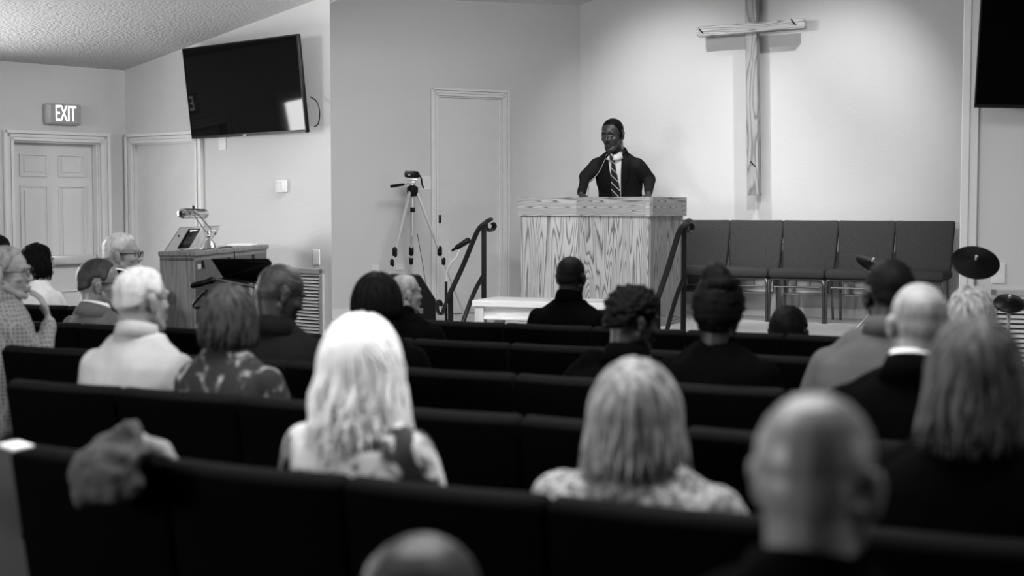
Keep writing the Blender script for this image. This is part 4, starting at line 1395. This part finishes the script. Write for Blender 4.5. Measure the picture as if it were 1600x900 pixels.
# ------------------------------------------------------------------ tripod and camcorder
fc_ = Vector((-.885, 12.68))
tri = thing('tripod', 'silver video tripod standing on the stage before the white door', 'tripod', (fc_.x, fc_.y, STAGE))
O3 = Vector((fc_.x, fc_.y, STAGE))
hubz = at(648, 298, fc_.y).z - STAGE
feet = [at(590, 505, 12.25), at(726, 496, 12.90), at(641, 494, 13.0)]
for i, f in enumerate(feet):
    f = Vector((f.x, f.y, STAGE)) - O3
    top_ = Vector((0, 0, hubz)) + (f.normalized() * .035); top_.z = hubz
    f.z = 0.012
    mid = top_.lerp(f, .48)
    bm = bmesh.new(); add_tube(bm, [top_, mid], .014, 8); add_tube(bm, [mid, f], .009, 8)
    lg = finish(bm, 'leg', M['silver'], tri)
    bm = bmesh.new(); add_cap(bm, mid - Vector((0, 0, .02)), mid + Vector((0, 0, .03)), .022, .022); add_cap(bm, top_.lerp(f, .56) - Vector((0, 0, .015)), top_.lerp(f, .56) + Vector((0, 0, .02)), .018, .018)
    finish(bm, 'clamp', M['black_plastic'], lg)
    bm = bmesh.new(); add_cap(bm, f, f + Vector((0, 0, .012)), .012, .012); finish(bm, 'rubber_foot', M['black_plastic'], lg)
camz = at(648, 279, fc_.y).z - STAGE
bm = bmesh.new(); add_tube(bm, [(0, 0, hubz - .40), (0, 0, camz - .09)], .013, 10); finish(bm, 'centre_column', M['silver'], tri)
bm = bmesh.new(); add_lathe(bm, [(0, -.05), (.035, -.05), (.05, -.01), (.05, .03), (.02, .05), (0, .05)], c=(0, 0, hubz)); add_lathe(bm, [(0, -.02), (.022, -.02), (.022, .02), (0, .02)], c=(0, 0, hubz - .17)); finish(bm, 'hub', M['black_plastic'], tri)
bm = bmesh.new(); add_lathe(bm, [(0, 0), (.022, 0), (.026, .03), (.02, .05), (0, .05)], c=(0, 0, camz - .10)); add_box(bm, (0, 0, camz - .035), (.06, .08, .03), bev=.008); add_box(bm, (0, 0, camz - .01), (.10, .10, .015), bev=.004); finish(bm, 'pan_head', M['silver'], tri)
h0 = Vector((0, 0, camz - .04)); h1 = at(612, 291, 12.5) - O3; hm = h0.lerp(h1, .45)
bm = bmesh.new(); add_tube(bm, [h0, hm], .006, 8); ph_ = finish(bm, 'pan_handle', M['silver'], tri)
bm = bmesh.new(); add_cap(bm, hm, h1, .012, .015); finish(bm, 'grip', M['black_plastic'], ph_)
cc = at(649, 271, fc_.y)
cm_ = thing('camcorder', 'small black camcorder mounted on top of the tripod', 'camcorder', (fc_.x, fc_.y, STAGE + camz), R(20))
bm = bmesh.new(); add_box(bm, (0, 0, .035), (.10, .055, .06), bev=.01); add_box(bm, (.052, 0, .03), (.02, .04, .045), bev=.006); finish(bm, 'body', M['black_plastic'], cm_)
bm = bmesh.new(); add_box(bm, (-.03, -.03, .038), (.09, .008, .055), rot=(0, 0, R(-8)), bev=.003); sc_ = finish(bm, 'flip_screen', M['black_plastic'], cm_)
bm = bmesh.new(); add_box(bm, (-.04, -.036, .03), (.02, .002, .006)); finish(bm, 'badge', M['silver'], sc_, smooth=False)
bm = bmesh.new(); add_lathe(bm, [(0, 0), (.018, 0), (.02, .02), (.014, .022), (0, .018)], c=(-.05, .0, .035), rot=(0, R(-90), 0)); finish(bm, 'lens', M['screen'], cm_)
bm = bmesh.new(); add_tube(bm, [(.055, 0, .05), (.075, -.02, .0), (.08, -.03, -.05), (.095, -.03, -.085)], [.006, .012, .013, .01], 8, n=4, flat=.5); finish(bm, 'hand_strap', M['black_plastic'], cm_)
bm = bmesh.new(); cb = [at(652, 365, 12.6), at(660, 410, 12.62), at(668, 450, 12.6), at(690, 480, 12.55), at(700, 494, 12.5)]; cb[-1].z = STAGE + .004
add_tube(bm, cb, .003, 6, n=6); tag(finish(bm, 'cable', M['black_plastic']), 'thin black cable hanging from the tripod down to the stage floor', 'cable')

# ------------------------------------------------------------------ floor monitor loudspeaker
q = at(680, 495, 12.45)
ls = thing('loudspeaker', 'black slope-topped loudspeaker standing under the tripod', 'loudspeaker', (q.x - .21, 12.5, STAGE), R(4))
bm = bmesh.new()
prof = [(-.21, 0), (.21, 0), (.21, .19), (.075, .405), (-.21, .415)]
T_ = Matrix(((1, 0, 0, 0), (0, 0, -1, .15), (0, 1, 0, 0), (0, 0, 0, 1)))
add_prism(bm, prof, 0, .30, T=T_)
bmesh.ops.bevel(bm, geom=list(bm.edges), offset=.008, segments=2, affect='EDGES')
finish(bm, 'cabinet', M['black_plastic'], ls, smooth=False)
bm = bmesh.new(); add_box(bm, (.06, -.153, .1), (.08, .006, .05), bev=.002); finish(bm, 'connector_panel', M['plate_d'], ls, smooth=False)
bm = bmesh.new(); add_box(bm, (-.08, -.152, .21), (.22, .006, .32), bev=.01); finish(bm, 'grille', M['fabric'], ls)
bm = bmesh.new()
cb = [Vector((q.x - .15, 12.33, STAGE + .1)), Vector((q.x - .1, 12.25, STAGE + .05)), Vector((q.x - .02, 12.25, STAGE + .01)), Vector((q.x + .12, 12.3, STAGE + .006)), Vector((q.x + .1, 12.45, STAGE + .006))]
add_tube(bm, cb, .006, 6, n=5); tag(finish(bm, 'cable', M['black_plastic']), 'black cable looping on the stage floor beside the loudspeaker', 'cable')

# ------------------------------------------------------------------ microphone stand by the left rail
b0_ = at(697, 440, 11.45)
ms = thing('microphone_stand', 'black microphone stand with chrome gooseneck before the left hand rail', 'microphone stand', (b0_.x, b0_.y, 0))
Om = Vector((b0_.x, b0_.y, 0))
bm = bmesh.new(); add_tube(bm, [(0, 0, .03), (0, 0, b0_.z)], .012, 10); finish(bm, 'pole', M['iron'], ms)
bm = bmesh.new(); add_lathe(bm, [(0, 0), (.13, 0), (.13, .012), (.10, .025), (.02, .035), (0, .035)]); finish(bm, 'base', M['iron'], ms)
gp = [at(697, 440, 11.45), at(698, 425, 11.45), at(704, 412, 11.45), at(713, 402, 11.45), at(718, 391, 11.45)]
bm = bmesh.new(); add_tube(bm, [g_ - Om for g_ in gp], .010, 8, n=5); finish(bm, 'gooseneck', M['silver'], ms)
m0, m1_ = at(707, 391, 11.45) - Om, at(731, 376, 11.45) - Om
bm = bmesh.new(); add_cap(bm, m0.lerp(m1_, .3), m1_, .020, .024); add_cap(bm, m0, m0.lerp(m1_, .4), .010, .014); finish(bm, 'microphone_head', M['black_plastic'], ms)
bm = bmesh.new(); add_tube(bm, [m0, at(703, 396, 11.45) - Om, at(702, 412, 11.45) - Om], .004, 6, n=4); finish(bm, 'cable', M['silver'], ms)

# ------------------------------------------------------------------ organ
na = at(303, 392.8, 9.03); fa = at(416.5, 382, 10.73)
zt = 1.22
f_ = Vector((fa.x - na.x, fa.y - na.y)); Lo = f_.length; f_.normalize()
org = thing('organ', 'wooden organ console with lamp on top, standing at the left wall', 'organ')
org.matrix_world = frame((na.x, na.y, 0), f_)      # local x along the keyboard side, -y faces right
Dw = .225
bm = bmesh.new(); add_box(bm, (.011, Dw / 2, zt / 2 - .02), (.022, Dw, zt - .04), bev=.002)
finish(bm, 'side_panel', M['walnut'], org, smooth=False)
bm = bmesh.new(); add_box(bm, (Lo - .011, Dw / 2, zt / 2 - .02), (.022, Dw, zt - .04), bev=.002)
finish(bm, 'side_panel', M['walnut'], org, smooth=False)
bm = bmesh.new(); add_box(bm, (Lo / 2, Dw / 2 - .004, zt - .015), (Lo + .03, Dw + .02, .03), bev=.006); add_box(bm, (Lo / 2, Dw / 2, zt - .045), (Lo, Dw, .03)); finish(bm, 'lid', M['walnut'], org, smooth=False)
bm = bmesh.new(); add_box(bm, (Lo / 2, .012, zt - .13), (Lo - .044, .02, .14)); finish(bm, 'upper_panel', M['walnut_d'], org, smooth=False)
bm = bmesh.new(); add_box(bm, (Lo / 2, Dw - .02, .55), (Lo - .044, .02, 1.05)); add_box(bm, (Lo / 2, .05, .33), (Lo - .044, .02, .62)); finish(bm, 'case', M['walnut_d'], org, smooth=False)
bm = bmesh.new(); add_box(bm, (Lo / 2, -.06, .70), (Lo - .044, .34, .06), bev=.004); finish(bm, 'key_bed', M['walnut'], org, smooth=False)
bm = bmesh.new(); add_box(bm, (Lo / 2, -.12, .738), (Lo - .2, .14, .016)); finish(bm, 'keyboard', M['plate'], org, smooth=False)
for x in (.18, .75, 1.35):
    bm = bmesh.new(); add_box(bm, (x, -.003, zt - .085), (.035, .012, .045), bev=.003); add_lathe(bm, [(0, 0), (.012, 0), (.012, .01), (0, .01)], c=(x, -.004, zt - .105), rot=(R(90), 0, 0), seg=10); finish(bm, 'latch', M['iron'], org, smooth=False)
bm = bmesh.new(); add_box(bm, (.10, -.001, zt - .10), (.07, .003, .03)); finish(bm, 'name_plate', M['silver'], org, smooth=False)
# acrylic music desk with tablet
Oo = org.matrix_world
def on_org(x, y, z):
    return Oo @ Vector((x, y, z))
ad_ = thing('acrylic_music_desk', 'clear acrylic music desk leaning on top of the organ', 'music desk'); ad_.matrix_world = Oo @ Matrix.Translation((.05, .10, zt))
bm = bmesh.new(); add_box(bm, (.42, .055, .075), (.86, .006, .19), rot=(R(35), 0, 0), bev=.002); finish(bm, 'panel', M['acrylic'], ad_, smooth=False)
bm = bmesh.new(); add_box(bm, (.42, -.01, .012), (.86, .03, .012)); finish(bm, 'ledge', M['acrylic'], ad_, smooth=False)
for x in (.03, .80):
    bm = bmesh.new(); add_lathe(bm, [(0, 0), (.008, 0), (.008, .01), (0, .01)], c=(x, .03, .10), rot=(R(125), 0, 0), seg=10); finish(bm, 'knob', M['iron'], ad_)
tb_ = thing('tablet', 'black tablet propped against the clear music desk, left of the lamp', 'tablet'); tb_.matrix_world = Oo @ Matrix.Translation((.22, .075, zt + .018))
bm = bmesh.new(); add_box(bm, (0, .03, .06), (.22, .009, .15), rot=(R(32), 0, 0), bev=.003); finish(bm, 'body', M['black_plastic'], tb_, smooth=False)
bm = bmesh.new(); add_box(bm, (0, .022, .060), (.20, .003, .13), rot=(R(32), 0, 0)); finish(bm, 'screen', M['screen'], tb_, smooth=False)
for (x, h_, lab, mm_) in ((.60, .10, 'pale sheet of music leaning on the clear desk behind the lamp', M['paper']),):
    s_ = thing('sheet_music', lab, 'sheet music'); s_.matrix_world = Oo @ Matrix.Translation((x, .07, zt + .018))
    bm = bmesh.new(); add_box(bm, (0, .03, .055), (.17, .004, .12), rot=(R(32), 0, 0)); finish(bm, 'page', mm_, s_, smooth=False)
bm = bmesh.new(); add_box(bm, (0, 0, .006), (.26, .17, .012), rot=(0, 0, .1), bev=.002); o = finish(bm, 'sheet_stack', M['paper'], smooth=False); o.matrix_world = Oo @ Matrix.Translation((1.45, .11, zt)); tag(o, 'flat stack of papers at the far end of the organ lid', 'papers')
# brass lamp
lb = at(331, 388, 9.48)
lp = thing('piano_lamp', 'shiny brass piano lamp with a tube shade on the organ', 'lamp'); lp.matrix_world = frame((lb.x - .02, lb.y, zt), (1, 0))
bm = bmesh.new(); add_lathe(bm, [(0, 0), (.060, 0), (.060, .012), (.052, .02), (.045, .045), (.022, .065), (.010, .078), (.018, .088), (.008, .098), (.013, .108), (.006, .120), (0, .122)], seg=28); finish(bm, 'base', M['brass'], lp)
top1 = at(303, 336, 9.4) - Vector((lb.x - .02, lb.y, zt)); top2 = at(311, 336, 9.4) - Vector((lb.x - .02, lb.y, zt))
bm = bmesh.new()
add_tube(bm, [(-.018, 0, .118), (.018, 0, .118)], .006, 8)
add_tube(bm, [(-.018, 0, .118), top1 + Vector((0, 0, .0))], .0042, 8); add_tube(bm, [(.018, 0, .118), (.016, 0, .135), top2, top1 + Vector((-.006, 0, .02))], .0042, 8)
add_tube(bm, [top1 + Vector((.0, 0, 0)), top1 + Vector((-.03, 0, .035))], .004, 8); add_tube(bm, [top2, top2 + Vector((-.03, 0, .035))], .004, 8)
finish(bm, 'arm', M['brass'], lp)
sa, sb = at(283, 333.5, 9.36) - Vector((lb.x - .02, lb.y, zt)), at(321, 334, 9.6) - Vector((lb.x - .02, lb.y, zt))
ax = (sb - sa); Ls = ax.length
bm = bmesh.new()
rm = ax.to_track_quat('Z', 'Y').to_matrix()
add_lathe(bm, [(0, -.004), (.020, -.004), (.032, .004), (.034, .012), (.034, Ls - .012), (.032, Ls - .004), (.02, Ls + .004), (0, Ls + .004)], c=sa, rot=rm, seg=24)
finish(bm, 'lamp_shade', M['brass'], lp)
bm = bmesh.new(); add_lathe(bm, [(0, -.012), (.012, -.012), (.018, -.004), (0, -.004)], c=sa, rot=rm, seg=16); add_lathe(bm, [(0, 0), (.009, 0), (.009, .02), (0, .02)], c=(sa + sb) / 2 + Vector((0, 0, .034)), seg=10); finish(bm, 'knob', M['iron'], lp)
bm = bmesh.new()
add_tube(bm, [on_org(.62, .05, zt + .003), on_org(.8, -.006, zt + .004), on_org(.84, -.012, zt - .06), on_org(.88, -.013, zt - .25)], .004, 6, n=5); tag(finish(bm, 'cable', M['iron']), 'dark lamp cord running over the front edge of the organ', 'cable')

# ------------------------------------------------------------------ music stand and boom before the organ
mp = at(390, 436, 8.5)
mu_ = thing('music_stand', 'black sheet music stand between the organ and the audience', 'music stand', (mp.x, mp.y, 0))
bm = bmesh.new()
cs = [at(330, 405, 8.35), at(419, 405, 8.35), at(425, 412, 8.35), at(404, 442, 8.5), at(349, 434, 8.5)]
cs = [c_ - Vector((mp.x, mp.y, 0)) for c_ in cs]
v1 = [bm.verts.new(c_) for c_ in cs]; v2 = [bm.verts.new(c_ + Vector((0, .012, .004))) for c_ in cs]
bm.faces.new(v1); bm.faces.new(v2[::-1])
for i in range(5):
    bm.faces.new((v1[i], v1[(i + 1) % 5], v2[(i + 1) % 5], v2[i]))
add_box(bm, (cs[3] + cs[4]) / 2 + Vector((0, -.02, .0)), ((cs[3] - cs[4]).length, .05, .01), rot=(0, R(7), 0))
finish(bm, 'desk', M['black_plastic'], mu_, smooth=False)
bm = bmesh.new(); add_tube(bm, [(0, .03, .06), (0, .03, mp.z)], .010, 10); finish(bm, 'pole', M['silver'], mu_)
for k in range(3):
    a = k * 2.094 + .5
    bm = bmesh.new(); add_tube(bm, [(0, .03, .14), (math.cos(a) * .14, .03 + math.sin(a) * .14, .08), (math.cos(a) * .24, .03 + math.sin(a) * .24, .008)], .008, 8, n=4); finish(bm, 'leg', M['iron'], mu_)
bp_ = at(322, 452, 8.2)
bs = thing('boom_stand', 'black boom stand with thick padded end before the organ', 'microphone stand', (bp_.x, bp_.y, 0))
Ob = Vector((bp_.x, bp_.y, 0))
bm = bmesh.new(); add_tube(bm, [(0, 0, .05), (0, 0, bp_.z)], .011, 10); finish(bm, 'pole', M['iron'], bs)
bm = bmesh.new(); add_tube(bm, [at(310, 446, 8.2) - Ob, at(335, 436, 8.25) - Ob, at(402, 449, 8.3) - Ob], .009, 8); finish(bm, 'boom', M['iron'], bs)
bm = bmesh.new(); add_cap(bm, at(302, 446, 8.2) - Ob, at(318, 442, 8.2) - Ob, .018, .018); add_cap(bm, at(318, 442, 8.2) - Ob, at(331, 438, 8.2) - Ob, .014, .022); finish(bm, 'counterweight', M['black_plastic'], bs)
bm = bmesh.new(); add_tube(bm, [at(324, 452, 8.2) - Ob, at(304, 473, 8.2) - Ob, at(304, 480, 8.2) - Ob, at(314, 480, 8.2) - Ob], .009, 8, n=3); finish(bm, 'bracket', M['iron'], bs)
for k in range(3):
    a = k * 2.094 + 1.1
    bm = bmesh.new(); add_tube(bm, [(0, 0, .14), (math.cos(a) * .14, math.sin(a) * .14, .08), (math.cos(a) * .24, math.sin(a) * .24, .008)], .008, 8, n=4); finish(bm, 'leg', M['iron'], bs)

# ------------------------------------------------------------------ drum pads on the right
def pad(label, px, py, d, r_, tx, ty, zbase, clip=True, thick=.018):
    c_ = at(px, py, d)
    t = thing('cymbal_pad', label, 'cymbal', (c_.x, c_.y, zbase))
    rm = Euler((R(tx), R(ty), 0)).to_matrix(); cz_ = c_.z - zbase
    bm = bmesh.new(); add_lathe(bm, [(0, thick), (r_ * .15, thick), (r_ * .24, thick * .6), (r_ * .9, thick * .1), (r_, -thick * .3), (r_ * .98, -thick * .6), (r_ * .2, -thick * .3), (0, -thick * .3)], c=(0, 0, cz_), seg=40, rot=rm); finish(bm, 'disc', M['black_plastic'], t)
    n = rm @ Vector((0, 0, 1))
    bm = bmesh.new(); add_tube(bm, [Vector((0, 0, cz_)) - n * .03, Vector((0, 0, cz_)) + n * .045], .006, 8); add_cap(bm, Vector((0, 0, cz_)) + n * .02, Vector((0, 0, cz_)) + n * .045, .008, .008); finish(bm, 'wing_nut', M['silver'], t)
    bm = bmesh.new(); add_tube(bm, [Vector((0, 0, cz_)) - n * .03, Vector((.005, .02, cz_ - .09)), Vector((.01, .03, cz_ - .3)), (.01, .03, .10)], .010, 8, n=3); finish(bm, 'pole', M['silver'], t)
    for k in range(3):
        a = k * 2.094 + .2
        bm = bmesh.new(); add_tube(bm, [(.01, .03, .25), (math.cos(a) * .12, math.sin(a) * .12, .12), (math.cos(a) * .22, math.sin(a) * .22, .01)], .008, 8, n=3); finish(bm, 'leg', M['silver'], t)
pad('largest black cymbal pad, tilted, beside the darkest stage chair', 1524, 409, 8.5, .142, 44, -6, 0, zbase if False else 0) if False else pad('largest black cymbal pad, tilted, beside the darkest stage chair', 1524, 409, 8.5, .142, 42, -6, 0.0)
pad('small black cymbal pad half hidden behind the grey-shirted listener', 1361, 412, 10.1, .115, 24, 22, STAGE)
pad('low black drum pad with white post before the right grille', 1577, 472, 8.1, .088, 30, -6, 0.0, thick=.03)
# ------------------------------------------------------------------ box below the stage chairs
bq = at(1186, 478, 13.0)
bx_ = thing('cardboard_box', 'pale flat box standing under the stage chairs', 'box', (bq.x, bq.y + .1, STAGE), math.atan2(-.435, .9))
bm = bmesh.new(); add_box(bm, (0, 0, .13), (.42, .08, .26), bev=.004); finish(bm, 'carton', M['plate'], bx_, smooth=False)
bm = bmesh.new(); add_box(bm, (0, 0, .264), (.43, .09, .012), bev=.003); finish(bm, 'lid', M['paper'], bx_, smooth=False)

# ------------------------------------------------------------------ coat and paper on the chair backs of the fifth row
t0 = row_t(4, 165); p0 = row_p(4, t0)
co_ = bpy.data.objects.new('coat', None)
def rowpt(px, py, off=0.0):
    q_ = row_p(4, row_t(4, px, off), off); return at(px, py, q_.y)
bm = bmesh.new()
outl = [(112, 735), (112, 765), (122, 792), (150, 790), (195, 782), (206, 762), (200, 735), (215, 712), (240, 722), (282, 718), (262, 700), (232, 680), (196, 660), (168, 674), (138, 702)]
for i in range(len(outl)):
    pass
cen = rowpt(165, 730, -.07)
def blob(p_, q_, r0, r1):
    add_cap(bm, p_, q_, r0, r1, 12)
sl = [rowpt(a_, b_, -.05 - .03 * (b_ - 660) / 130) for a_, b_ in [(196, 658), (166, 674), (136, 704), (114, 742), (112, 770), (124, 794), (196, 784), (208, 762), (200, 738), (218, 712)]]
nb = Vector((N.x, N.y, 0)) * .05
va = [bm.verts.new(p_) for p_ in sl]; vb = [bm.verts.new(p_ + nb) for p_ in sl]
bm.faces.new(va); bm.faces.new(vb[::-1])
for i in range(len(sl)):
    j = (i + 1) % len(sl); bm.faces.new((va[i], va[j], vb[j], vb[i]))
blob(rowpt(135, 770, -.09), rowpt(185, 765, -.09), .035, .030)
blob(rowpt(128, 745, -.09), rowpt(188, 740, -.09), .035, .030)
blob(rowpt(140, 720, -.07), rowpt(195, 715, -.07), .038, .034)
blob(rowpt(165, 700, -.03), rowpt(205, 700, -.03), .036, .034)
blob(rowpt(185, 685, .0), rowpt(215, 695, .0), .034, .030)
blob(rowpt(194, 672, .0), rowpt(198, 674, .0), .018, .022)
blob(rowpt(138, 715, -.05), rowpt(190, 676, -.01), .024, .020)
blob(rowpt(160, 720, .06), rowpt(240, 725, .06), .03, .03)
blob(rowpt(130, 770, -.10), rowpt(138, 722, -.09), .026, .024)
cloth('coat', .07)
cloth('coat_lining', .25)
coat_disp = lambda co: .012 * noise.noise(Vector((co.x * 14 + co.z * 16, co.y * 12, co.z * 9 - co.x * 12))) + .005 * noise.noise(co * 45)
holder = None
coat = remesh(bm, 'coat', CL['coat'], None, .008, 6, coat_disp)
b = bmesh.new()
blob_ = bmesh.new(); add_cap(blob_, rowpt(222, 692, .0), rowpt(272, 716, .0), .028, .016); add_cap(blob_, rowpt(215, 700, .03), rowpt(268, 722, .03), .028, .016)
b.free()
remesh(blob_, 'sleeve', CL['coat_lining'], coat, .007, 4, coat_disp)
tag(coat, 'grey hooded coat slung over a chair back at lower left', 'coat')
bm = bmesh.new(); pq = rowpt(25, 699, -.02); add_box(bm, pq + Vector((0, 0, .004)), (.055, .07, .008), rot=(0, R(10), RZ), bev=.002); tag(finish(bm, 'folded_paper', M['paper'], smooth=False), 'small white folded paper on the chair back at the left edge', 'paper')
